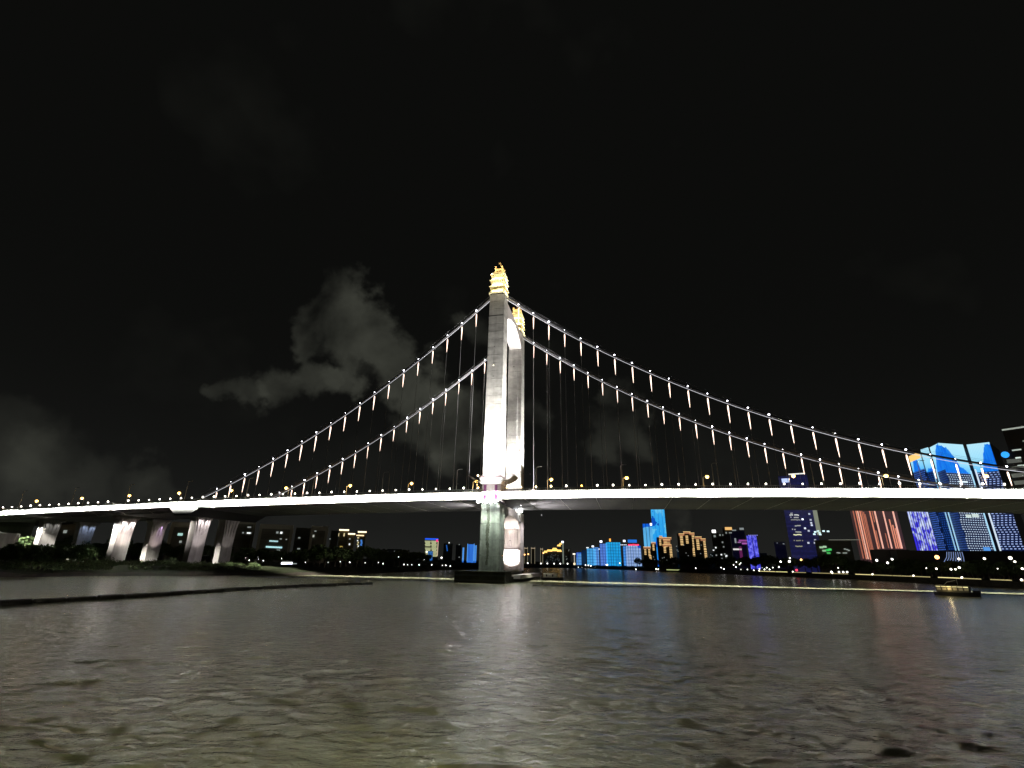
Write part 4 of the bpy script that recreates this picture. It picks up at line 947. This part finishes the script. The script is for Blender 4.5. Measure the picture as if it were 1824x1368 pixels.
# folded LED slabs: footprint from their own plan, common height
HT = 96.0
def plan(px, py):
    k, t_ = kt(px, py); y = (HT)/t_; return Vector((k*y, y, 0))
GZ = 1.9-HC
ctr = plan(1693, 790)
LR = empty('led_screen_tower', (ctr.x*S, ctr.y*S, 1.9*S), label='huge folded tower showing blue hills on pale screens above the deck', cat='building')
def led(split, hills, base_z, lowc, pale=(.50, .86, 1.0)):
    def fn(H):
        top = H.ramp(H.m('DIVIDE', H.m('SUBTRACT', H.z, split), 35.0, clamp=True), [(0, (.12, .55, 1.0)), (.35, (.35, .78, 1.0)), (1, pale)])
        n = H.noise((.45, .45, .06), 3)
        for (hx, hz_, wx_, hh) in hills:
            qx = H.m('DIVIDE', H.m('SUBTRACT', H.x, hx), wx_); prof_ = H.m('SUBTRACT', hh, H.m('MULTIPLY', H.m('MULTIPLY', qx, qx), hh))
            edge = H.m('ADD', prof_, H.m('MULTIPLY', H.m('SUBTRACT', n, .5), 9.0))
            inside = H.m('LESS_THAN', H.m('SUBTRACT', H.z, hz_), edge)
            hc = H.mix(H.m('MULTIPLY', H.m('SUBTRACT', n, .3), 1.8, clamp=True), (.0, .10, .75), (.02, .36, 1.0))
            top = H.mix(inside, top, hc)
        st = H.stripe(H.x, 1.4, .3); top = H.mix(H.m('MULTIPLY', st, .16), top, (.02, .15, .6))
        # staggered light dashes below
        row = H.m('FLOOR', H.m('DIVIDE', H.z, 2.6)); zig = H.m('MULTIPLY', H.m('PINGPONG', row, 4.0), .6)
        bx = H.stripe(H.m('ADD', H.x, zig), 3.4, .55); bz = H.stripe(H.z, 2.6, .34)
        d = H.m('MULTIPLY', bx, bz); low = H.mix(d, (.001, .006, .040), lowc)
        return H.mix(H.m('GREATER_THAN', H.z, split), low, top)
    return facade_mat('folded_led_facade', fn)
def z_of(px, py, pt):   # metres above base for a pixel, at plan distance of pt
    k, t_ = kt(px, py); return (t_*pt.y - GZ)*S
pts = [((1619, 813), (1637, 805)), ((1639.5, 801), (1652, 797)), ((1656, 797), (1670.5, 789.5)), ((1671.5, 789), (1715, 792)), ((1721.5, 792), (1762, 787.5)), ((1762.5, 787.5), (1780, 802))]
lowcs = [(.10, .25, .9), (.02, .10, .45), (.05, .12, .45), (.65, .80, 1.0), (.45, .58, 1.0), None]
for i, (a, c) in enumerate(pts):
    A = (plan(*a)-ctr)*S; C = (plan(*c)-ctr)*S; d = (C-A); wdt = d.length; d.normalize(); nrm = Vector((d.y, -d.x, 0))
    spl = z_of(a[0]+20, 842, plan(*a))
    hills = {0: [(-2, spl-6, 10, 30)], 1: [(3, spl, 9, 5)], 2: [(wdt/2, spl, wdt*.95, 32)], 3: [(-wdt*.42, spl, wdt*.62, 33), (wdt*.1, spl-3, wdt*.35, 10)], 4: [(wdt*.42, spl, wdt*.55, 33)], 5: []}[i]
    o = bpy.data.objects.new('screen_slab', None)
    mb = MB(); mb.box((0, .45, HT*S/2+(-GZ)*S/2), (wdt, .9, HT*S-GZ*S))
    mt = led(spl, hills, 0, lowcs[i]) if lowcs[i] else principled('dark_glass_side', (.02, .02, .03), .3)
    ob = mb.build('screen_slab', mt, LR, loc=(A+C)/2); ob.rotation_euler = (0, 0, math.atan2(d.y, d.x))
    if i == 0: mb = MB(); mb.box((0, -.3, HT*S-GZ*S-4), (wdt, .5, 8)); mb.build('orange_crown', emit((1, .62, .2), 1.1), ob)
    if i in (2, 3, 4):      # white edge tubes flanking the gaps, lower two thirds
        for sx in ((-1,) if i == 2 else (1,) if i == 3 else (-1,)):
            mb = MB(); mb.box((sx*(wdt/2-.9), -.35, spl/2+2), (1.5, .6, spl+4)); mb.build('edge_light', emit((.45, .78, 1) if i < 4 else (.75, .88, 1), .9), ob)
    if i == 1: mb = MB(); mb.box((wdt/2-.6, -.35, spl/2), (1.1, .6, spl)); mb.build('edge_light', emit((.40, .75, 1), .8), ob)
    if i == 3:
        mb = MB(); mb.box((1, -.4, spl-10), (wdt*.35, .6, 1.6)); mb.build('white_bar', emit((.8, .95, 1), 1.2), ob)
        for (xx, zz, ww, hh) in ((6, 26, 9, 4), (12, 14, 10, 4), (-6, 62, 7, 3.5), (4, 63, 9, 4)):
            mb = MB(); mb.box((xx, -.4, zz), (ww, .5, hh)); mb.build('screen_patch', emit((.12, .40, 1) if zz < 40 else (.75, .9, .85), .8), ob)
fp = [plan(*p)-ctr for pr_ in (pts[0], pts[1], pts[2], pts[3], pts[4], pts[5]) for p in pr_]
cen = sum(fp, Vector())/len(fp)
back = [p + Vector((22, 26, 0)) for p in reversed(fp)]
fp = [p + Vector((3.0, 3.6, 0)) for p in fp]; ring_ = fp+back; n = len(ring_)
mb = MB(); mb.add([(p.x*S, p.y*S, 0) for p in ring_]+[(p.x*S, p.y*S, HT*S-GZ*S-3) for p in ring_], [tuple(range(n-1, -1, -1)), tuple(range(n, 2*n))]+[(i, (i+1) % n, (i+1) % n+n, i+n) for i in range(n)])
mb.build('tower_core', principled('dark_glass_side', (.02, .02, .03), .3), LR)
# podium and striped entrance canopy
B = Bld('podium_hall', 'long dark podium hall beneath the folded screen tower', 1600, 1900, 981, 252, principled('black_podium_wall', (.014, .014, .012), .5), 14, ref=995, yaw=-.25)
mb = MB()
B = Bld('striped_canopy', 'flared pale blue striped canopy at the foot of the screen tower', 1689, 1716, 983, 247, DARKB, 3, ref=992)
for q in range(8):
    x = B.x0+(B.x1-B.x0)*q/7; _, z1 = B.loc(1700, 983); _, z0 = B.loc(1700, 1003)
    MB().tube([(x-2.4*(1-q/7)-.3, -.4, z0), (x-.7*(1-q/7), -.4, (z0+z1)/2), (x, -.4, z1)], .14, 5).build('light_line', emit((.35, .48, .85), .6), B.root)
# far right dark tower with dashes of light
B = Bld('dark_striped_tower', 'black tower at the right edge with white dashes of light', 1817, 1890, 752, 150, principled('black_glass_wall', (.012, .012, .012), .3), 20, ref=860, yaw=.12)
rr = random.Random(11); nfl = 0
z = B.zt-7
MB().box(((B.x0+B.x1)/2, -.2, B.zt-1.0), (B.x1-B.x0, .4, .6)).build('roof_light', emit((.55, .62, .55), .6), B.root)
while z > 18:
    x = B.x0+rr.uniform(0, 2)
    while x < B.x1-3:
        l = rr.uniform(1.2, 4)
        if rr.random() < .85: MB().box((x+l/2, -.2, z), (l, .36, .55)).build('light_dash', emit((.8, .95, .85), rr.choice((.25, .5, .9))), B.root)
        x += l+rr.uniform(.8, 2.2)
    z -= 3.4
MB().ball((B.x0-1.5, -1, B.zt-12), 1.35, 0, 12, 8).build('blue_round_light', emit((.03, .35, 1), 1.3), B.root)
for q in range(13): MB().box((B.x0+.6, -.7, B.zt-15-q*3.1), (4.4, 1.3, 1.5)).build('glowing_balcony', emit((.30, .33, .30), .25), B.root)  # balconies carry a faint grey glow in place of light falling on them

# distant dark skyline blocks
rr = random.Random(21)
for i, (x0, x1, yt, R) in enumerate(((655, 672, 985, 600), (690, 715, 978, 640), (716, 745, 984, 600), (1205, 1212, 975, 420), (1262, 1270, 985, 430), (1350, 1364, 985, 430), (1380, 1400, 965, 400))):
    B = Bld('distant_block', ('low unlit block right of the gold topped towers', 'unlit distant block above the dark treeline', 'wide unlit block left of the yellow windowed block', 'narrow unlit tower between gold outlined towers', 'small unlit tower beside the white beacon tower', 'unlit block right of the violet tower', 'unlit block left of the navy tower')[i], x0, x1, yt, R, DARKB, 14)
    for q in range(3): B.win(x0+1+rr.random()*(x1-x0-2), yt+2+rr.random()*8, 1.1, 1.1, WHd, 'window', .3)

# ------------------------------------------------------------------ trees
def leaf_crown(rx, rz, n, seed, ls=.55):
    r = random.Random(seed); mb = MB(); cl = [(r.uniform(-.6, .6)*rx, r.uniform(-.6, .6)*rx, r.uniform(-.5, .6)*rz, r.uniform(.3, .6)) for _ in range(11)]
    for i in range(n):
        cx, cy, cz, cr2 = r.choice(cl)
        d = Vector((r.gauss(0, 1), r.gauss(0, 1), r.gauss(0, 1))).normalized()*cr2*(.6+.4*r.random())
        p = Vector((cx+d.x*rx, cy+d.y*rx, cz+d.z*rz)); a = Vector((r.gauss(0, 1), r.gauss(0, 1), r.gauss(0, 1))).normalized(); b_ = a.orthogonal().normalized()
        l = ls*(.6+.8*r.random()); mb.add([p-a*l, p+b_*l*.5, p+a*l, p-b_*l*.5], [(0, 1, 2, 3)])
    return mb
VAR = []
for sd in range(5):
    cm = leaf_crown(3.6, 3.2, 750, sd, .6).mesh('crown', LEAF)
    tk = MB(); tk.tube([(0, 0, 0), (.1, 0, 2.2), (.2, .1, 4.4), (.1, .1, 6)], [.32, .24, .16, .06], 6)
    for q in range(4): a = q*1.6+sd; tk.tube([(.15, .05, 3+q*.4), (math.cos(a)*1.8, math.sin(a)*1.8, 5+q*.4)], [.12, .03], 5)
    VAR.append((cm, tk.mesh('trunk', BARK)))
def tree(x, y, z, sc_, label, group, k):
    o = empty('bank_tree', (x*S, y*S, z*S), k*1.3, label=label, cat='tree', group=group); o.scale = (sc_*S/1.2,)*3
    cm, tk = VAR[k % 5]; link('trunk', tk, o); link('crown', cm, o, (0, 0, 5.2)); return o
rr = random.Random(9)
def shore_pt(px, off):
    k, _ = kt(px, 1000)
    best = None
    for (a, b_), (c, d) in zip(SHD, SHD[1:]):
        ka, kc = (a/b_ if b_ > 5 else 99), (c/d if d > 5 else 99)
        if (ka-k)*(kc-k) <= 0 and b_ > 5 and d > 5:
            q = (k-ka)/(kc-ka) if kc != ka else 0; best = (a+(c-a)*q, b_+(d-b_)*q)
    if best is None: return None
    r = math.hypot(*best); return best[0]*(1+off/r), best[1]*(1+off/r)
kk = 0
def treeband(xs, off, sc0, sc1, lab, grp, z=2.0):
    global kk
    for px in xs:
        p = shore_pt(px, off+rr.uniform(-3, 5))
        if p is None: continue
        tree(p[0], p[1], z, rr.uniform(sc0, sc1), lab, grp, kk); kk += 1
treeband([560+i*9.5 for i in range(22)], 14, .7, 1.0, 'dark round tree on the far bank left of the bridge tower', 'dark trees on the far left bank')
treeband([8, 22, 38, 55, 70, 84, 98, 112, 126, 140, 152], 13, .62, .80, 'dark bushy tree on the left shore in front of the far piers', 'trees before the far left piers', 1.4)
treeband([425+i*12 for i in range(12)], 40, .55, .8, 'dark tree in front of the slab blocks on the left bank', 'trees before the left bank blocks')
treeband([-10+i*15 for i in range(28)], 78, .8, 1.15, 'dark tree behind the viaduct piers on the left bank', 'trees behind the viaduct piers')
treeband([1135+i*11 for i in range(34)], 12, .75, 1.15, 'dark tree on the far promenade right of the bridge tower', 'trees along the far promenade')
treeband([1510+i*9 for i in range(37)], 9, .42, .7, 'dark tree behind the lit river wall on the right bank', 'trees behind the right river wall')
treeband([1505+i*12 for i in range(28)], 17, .6, .85, 'larger dark tree at the foot of the right bank towers', 'trees at the foot of the right towers')
# shrubs on the near left bank
mb = MB(); r = random.Random(2)
for (x, y), (c, d) in zip(SHD, SHD[1:]):
    if not (-135 < x < -68 and y > 60): continue
    rad = math.hypot(x, y)
    for q in range(22):
        off = r.uniform(2.5, 30); f_ = r.random(); bx = (x+(c-x)*f_)*(1+off/rad)*S; by = (y+(d-y)*f_)*(1+off/rad)*S; sz = r.uniform(1.2, 2.9) if bx < -140 else r.uniform(.8, 2.1); bz = (1.3 if off < 9 else 2.0)*S
        for _ in range(70):
            dv = Vector((r.gauss(0, 1), r.gauss(0, 1), abs(r.gauss(0, .8)))); dv = dv.normalized()*sz*(.6+.5*r.random())
            p = Vector((bx, by, bz))+dv; a = Vector((r.gauss(0, 1), r.gauss(0, 1), r.gauss(.6, 1))).normalized(); b_ = a.orthogonal().normalized(); l = r.uniform(.2, .45)
            mb.add([p-a*l, p+b_*l*.4, p+a*l, p-b_*l*.4], [(0, 1, 2, 3)])
tag(mb.build('shrubbery', LEAF2), 'green shrubs covering the left bank under the viaduct', kind='stuff')
# lamp that lights the shrubs by the third pier
def bank_floodlight(s, v, z, tgt, e, col, label):
    p = G(s, v, z); o = empty('bank_floodlight', (p[0], p[1], 2.0*S), label=label, cat='floodlight')
    hh = p[2]-2.0*S
    MB().tube([(0, 0, 0), (0, 0, hh)], .06, 6).build('post', DARKM, o); MB().box((0, 0, hh+.15), (.4, .3, .3)).build('housing', DARKM, o)
    lamp('SPOT', 'beam', (0, 0, hh-.1), o, e, col, size=.3, angle=120, blend=.8, target=tuple(Vector(G(*tgt))-Vector(o.location)))
bank_floodlight(-80, 2, 1.5, (-84, -2, -2.6), 900, (.9, 1, .6), 'small floodlight on a post shining on shrubs by the third pier')

# ------------------------------------------------------------------ small lamps of the city
def plamp(px, py, R, r, col, st, label, group, base=1.9, cat='lamp'):
    k, t_ = kt(px, py); a = math.atan(k); R = max(R, shore_r(px)+4); r = r*.72; y = math.cos(a)*R; x = math.sin(a)*R; z = (t_*y+HC)*S
    zb = min(base*S, z-.3); rad = r*R*S/F
    o = empty('shore_lamp', (x*S, y*S, zb), label=label, cat=cat, group=group)
    MB().tube([(0, 0, 0), (0, 0, z-zb-rad*.7)], .05, 5).build('pole', DARKM, o)
    MB().ball((0, 0, z-zb), rad, 0, 8, 6).build('bulb', emit(col, st), o, True)
W1 = (1, .97, .90); 
for px, py in ((441, 986), (438, 994), (444, 998), (459.5, 986), (460, 992), (461, 996), (466, 994), (469, 998.6), (474, 994), (484, 986), (485, 991), (522, 991), (543.5, 990)):
    plamp(px, py, 235, 1.15, W1, 3, 'small white lamp at the foot of the slab blocks on the left bank', 'white lamps before the slab blocks')
for px, py in ((544, 1001.6), (584.6, 1001.6), (606, 1000.5), (623, 1001.6), (650.5, 1002.5), (674, 1002), (682.5, 1004), (719.5, 1005.5), (726, 1006), (733.5, 1006), (746.7, 1006), (769, 1006), (788, 1007), (794, 1007), (802, 1008.5), (710, 992)):
    plamp(px, py, 178, 1.2, W1, 4 if R_.random() < .6 else 1.5, 'small white promenade lamp in the row left of the bridge tower', 'promenade lamps left of the tower', 1.0)
plamp(503, 993.5, 225, 2.4, (.85, 1, .80), 8, 'brightest white green lamp before the slab block with cyan windows', None)
plamp(786.5, 993.5, 300, 1.8, W1, 4, 'bright lamp beside the foot of the yellow windowed block', None)
plamp(760, 983, 360, 1.6, W1, 3, 'white lamp in front of the yellow windowed block', None)
plamp(756, 997, 300, 1.5, W1, 3, 'white lamp beside the small blue lit building', None)
for px, py in ((940, 1003), (963.5, 1003.7), (975, 1003.7), (987, 1004), (998, 1004), (1011, 1004)):
    plamp(px, py, 452, 1.35, W1, 4, 'white lamp above the blue lit quay right of the tower', 'white lamps above the blue quay')
for px, py in ((934.5, 988), (941, 987), (968, 985)):
    plamp(px, py, 455, 1.7, (1, .45, .15), 4, 'amber lamp before the slim gold outlined towers', 'amber lamps before the outlined towers')
for px, py in ((1043, 1006.6), (1048, 1007), (1052.5, 1008), (1080, 1006), (1082, 1006), (1096, 1010), (1104, 1003), (1132.7, 1014), (1169, 1013.5), (1172.5, 1014), (1030, 1011), (1037, 1011.5), (1044, 1011.5), (1060, 1011), (1067, 1012), (1235, 1014), (1239, 1012), (1246, 1014), (1251, 1013), (1258, 1003)):
    plamp(px, py, 420 if px < 1120 else 345, 1.3, W1, 3 if R_.random() < .5 else 5, 'white promenade lamp below the blue and gold towers', 'promenade lamps below the blue and gold towers')
for x, y in ((1000, 1040), (1030, 1055), (1135, 1010), (1165, 980), (1200, 1005), (1215, 990), (1270, 990), (1350, 985), (1370, 1005), (1435, 985), (1505, 975), (1560, 950), (1645, 980), (1740, 975), (1745, 940), (1160, 1035), (1215, 1060), (1285, 1060), (1355, 1070), (1415, 1055), (1440, 1040), (1470, 1060), (1495, 1040), (1525, 1060), (1560, 1040), (1625, 1040), (1590, 1085), (1625, 1095), (1500, 1080)):
    plamp(1120+x/6.08, 840+y/6.08, 300, 1.15, W1, R_.choice((1.2, 3, 5)), 'white lamp in the cluster right of the gold outlined towers', 'lamp cluster on the far right bank')
for px, py, q in ((1390.5, 1000.5, 1.8), (1406, 1000, 2.2), (1407, 994, 1.4), (1387.5, 1010, 1.3), (1481, 1018.7, 1.7), (1494.5, 1019, 1.6), (1502, 1019, 1.6), (1509, 1019, 1.6), (1493, 1011.7, 1.0), (1561.6, 998, 2.0), (1581, 1002.5, 1.9), (1589, 996, 1.8)):
    plamp(px, py, 215, q, W1, 4, 'white lamp near the foot of the navy and red towers', 'lamps below the navy and red towers')
plamp(1427, 997, 225, 2.0, (1, .55, .15), 4, 'amber lamp below the navy tower', None)
plamp(1419, 1015.6, 225, 2.2, (1, .05, .10), 2.0, 'round red light at the water edge below the navy tower', None, cat='light')
plamp(1669, 992.5, 145, 3.4, (1, .42, .14), 5, 'large orange lamp at the foot of the speckled tower', None)
for px, py, q in ((1708, 995.6, 2.0), (1753.5, 995, 2.0), (1799.6, 994, 2.8), (1807.6, 1000.5, 1.8), (1821, 1013, 1.8), (1668, 1013, 1.7), (1708.7, 1011, 2.0), (1650, 1012, 1.0), (1694, 1014, 1.8), (1702, 1014, 1.6), (1777, 1013, .9)):
    plamp(px, py, 147, q*.9, (1, .95, .8), 4, 'white lamp among the trees below the screen tower', 'lamps among the trees below the screen tower')

# lit kiosk on the left bank, blue quay, far strip
def shorebox(name, label, cat, px0, px1, py, R, h, mats, base=None, d=2.0):
    B = Bld(name, label, px0, px1, py-h, R, mats, d, ref=py, cat=cat, base=.6); return B
B = Bld('riverside_kiosk', 'low white lit kiosk on the left bank below the bright lamp', 502, 521, 999.5, 190, WHITEP, 4, ref=1002, base=1.2)
B.win(511, 1003.6, 16, 2.6, emit((.85, .9, 1), 3), 'lit_front', .4); B.win(525, 1004, 6, 1.4, WHd, 'lit_front', .4)
B = Bld('blue_lit_quay', 'long quay wall outlined in bright blue light beyond the tower', 930, 1013, 1006.5, 440, DARKB, 4, ref=1008, cat='quay', base=.3)
B.win(971, 1008.8, 80, 1.7, emit((.04, .28, 1), 1.5), 'light_line', .5); B.win(950, 1008.6, 20, .9, emit((.5, .7, 1), 1.5), 'light_line', .8); B.win(985, 1009.3, 22, .9, emit((.45, .65, 1), 1.5), 'light_line', .8)
B.win(993, 1011.6, 6, 1.8, emit((1, .9, .85), 2), 'light_line', .8); B.win(975, 1013, 70, 1.4, emit((.02, .10, .6), .7), 'light_line', .4)
B = Bld('promenade_wall', 'yellow green lit promenade edge below the gold outlined towers', 1190, 1236, 1013.5, 335, DARKB, 2, ref=1015, cat='wall', base=.3)
B.win(1213, 1015.4, 44, 1.2, emit((.75, .85, .35), .5), 'light_line', .4); B.win(1231, 1016, 7, 1.8, emit((1, .9, .6), 1.6), 'light_line', .6)
# right river wall with a yellow light line
RW = empty('river_wall', (137*S, 203*S, 0), label='long dark river wall carrying a yellow line of light on the right', cat='wall')
WP = densify([(122, 252), (136.5, 204), (136.6, 165), (133, 134.5), (136, 100), (152, 68)], 9)
def offp(p, o): r = math.hypot(*p); return Vector((p[0]*(1+o/r), p[1]*(1+o/r), 0))*S-Vector((137*S, 203*S, 0))
rr = random.Random(8)
for i in range(len(WP)-1):
    a, c = offp(WP[i], 1.5), offp(WP[i+1], 1.5); n_ = Vector((c.y-a.y, a.x-c.x, 0)).normalized()*.6
    if n_.x*WP[i][0]+n_.y*WP[i][1] > 0: n_ = -n_
    a2, c2 = a.lerp(c, .01), a.lerp(c, .99)
    z1 = 1.75*S
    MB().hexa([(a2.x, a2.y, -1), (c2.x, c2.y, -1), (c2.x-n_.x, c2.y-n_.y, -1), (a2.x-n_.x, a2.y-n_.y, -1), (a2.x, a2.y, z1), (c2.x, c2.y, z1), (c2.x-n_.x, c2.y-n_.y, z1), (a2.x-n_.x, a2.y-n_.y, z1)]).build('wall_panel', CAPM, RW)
    if rr.random() < .86:
        p, q = a.lerp(c, .02)+n_*.2, a.lerp(c, rr.choice((.7, .98)))+n_*.2
        b_ = rr.random()
        MB().hexa([(p.x, p.y, z1+.25), (q.x, q.y, z1+.25), (q.x-n_.x*.3, q.y-n_.y*.3, z1+.25), (p.x-n_.x*.3, p.y-n_.y*.3, z1+.25), (p.x, p.y, z1+.62), (q.x, q.y, z1+.62), (q.x-n_.x*.3, q.y-n_.y*.3, z1+.62), (p.x-n_.x*.3, p.y-n_.y*.3, z1+.62)]).build('light_line', emit((1, .85, .38), .9 if b_ < .35 else .38), RW)
    if i % 2 == 0: MB().ball((a.x, a.y, z1+.75), .42, 0, 8, 6).build('wall_lamp', emit((1, .92, .75), 4), RW, True)

# ------------------------------------------------------------------ boats
def boat_root(px, py, head, label):
    k, t_ = kt(px, py); y = -HC/t_; return empty('tour_boat', (k*y*S, y*S, 0), head, label=label, cat='boat')
b_ = boat_root(1706, 1062, math.radians(-50), 'small dark tour boat with a yellow lit roof edge near the right bank')
def hull(L_, Wd, H_, root, mat):
    st = [(-1, .55), (-.8, .9), (0, 1), (.5, .92), (.8, .6), (1, .06)]; mb = MB(); vs = []
    for x, wv in st:
        up = .25*max(0, x)**2
        vs += [(x*L_/2, -wv*Wd/2*.7, -.5), (x*L_/2, wv*Wd/2*.7, -.5), (x*L_/2*1.02, wv*Wd/2, H_*(1+up)), (x*L_/2*1.02, -wv*Wd/2, H_*(1+up))]
    fs = [(3, 2, 1, 0), (20, 21, 22, 23)]
    for i in range(5):
        for j in range(4): fs.append((4*i+j, 4*i+(j+1) % 4, 4*i+4+(j+1) % 4, 4*i+4+j))
    return mb.add(vs, fs).build('hull', mat, root)
b_.scale = (.66, .66, .66); hull(14.5, 4.6, 1.5, b_, DARKM)
MB().box((-1.0, 0, 2.5), (10.5, 3.6, 2.0)).build('cabin', principled('olive_cabin_paint', (.13, .12, .08), .6), b_)
MB().hexa([(-6.8, -2.2, 3.5), (5, -2.2, 3.5), (5, 2.2, 3.5), (-6.8, 2.2, 3.5), (-6, -1.2, 4.2), (4.2, -1.2, 4.2), (4.2, 1.2, 4.2), (-6, 1.2, 4.2)]).build('roof', principled('boat_roof', (.2, .17, .1), .7), b_)
for q in range(6):
    MB().box((-5.2+q*1.75, -1.84, 2.7), (1.2, .06, .9)).build('window', emit((1, .85, .5), .06), b_)
    MB().box((-5.2+q*1.75, -2.24, 3.62), (1.5, .1, .26)).build('roof_light', emit((1, .88, .42), .9 if q < 5 else 1.5), b_)
MB().tube([(1, 0, 4.2), (1, 0, 6.6)], .07, 6).build('mast', WHITEP, b_)
MB().tube([(-3.5, 0, 4.2), (-2.2, 0, 5.4), (.6, 0, 6.1)], .09, 6).build('rigging_arm', WHITEP, b_)
MB().box((6.3, 0, 2.1), (2.4, 2.2, .9)).build('foredeck_box', DARKM, b_)
lamp('POINT', 'deck_lamp', (-2, -3.2, 3.2), b_, 60, (1, .8, .4), size=.3)
# barge by the far leg
b2 = empty('moored_barge', G(10.5, 26, -HC), -TH, label='small white cabined barge moored behind the bridge tower base', cat='boat')
hull(9, 3, .9, b2, DARKM); MB().box((-.8, 0, 1.7), (5.5, 2.3, 1.6)).build('cabin', WHITEP, b2)
for q in (-2.2, .3): MB().box((q, -1.17, 1.7), (.5, .05, .8)).build('window', DARKM, b2)
# our own boat: the tip of its canopy and its deck lamp
k_, t_ = kt(862, 1357); yy = 6.2/S
ob = empty('canopy_edge', (k_*yy*S, yy*S, (t_*yy+HC)*S), label='yellow green lit canopy edge at the very bottom of the view', cat='boat canopy')
vs = []; n = 14
for i in range(n+1):
    q = i/n*2-1; x = q*1.1; zt = -.02-.17*abs(q)**2.6-.01*q
    for y_, dz in ((-.9, -.05), (0, 0), (.10, -.05), (.06, -.22)): vs.append((x+.05, y_, zt+dz))
fs = [(4*i+j, 4*i+4+j, 4*i+5+j, 4*i+1+j) for i in range(n) for j in range(3)]
MB().add(vs, fs).build('canopy', principled('olive_canvas', (.42, .38, .08), .6), ob, True)
MB().tube([(-.1, .16, -.09), (.95, .16, -.16)], .012, 6).build('trim_rail', WHITEP, ob)
lamp('POINT', 'deck_lamp', (-1.2, -1.6, .15), ob, 500, (.95, .95, .42), size=.25)
lamp('SPOT', 'deck_lamp', (-1.2, .3, -.6), ob, 7500, (.92, .97, .62), size=.3, angle=125, blend=1.0, target=(-7.5, 16, -5))
# small white work lamp on far bank mud, ramp slab at far left
k_, t_ = kt(5, 955); R0 = 215
B = Bld('ramp_wall', 'pale concrete ramp side wall under the viaduct at the far left', -60, 26, 949, 190, CONC2, 3, ref=965, cat='ramp', yaw=.25)
B.body.data.vertices.foreach_get
lamp('SPOT', 'wall_light', (B.x1+4, -14, 3), B.root, 500, (1, .95, .85), target=(B.x1-8, 0, B.zt*.8), size=.4, angle=80)
print('objects', len(bpy.data.objects), 'tris', sum(len(m.polygons)*2 for m in bpy.data.meshes))
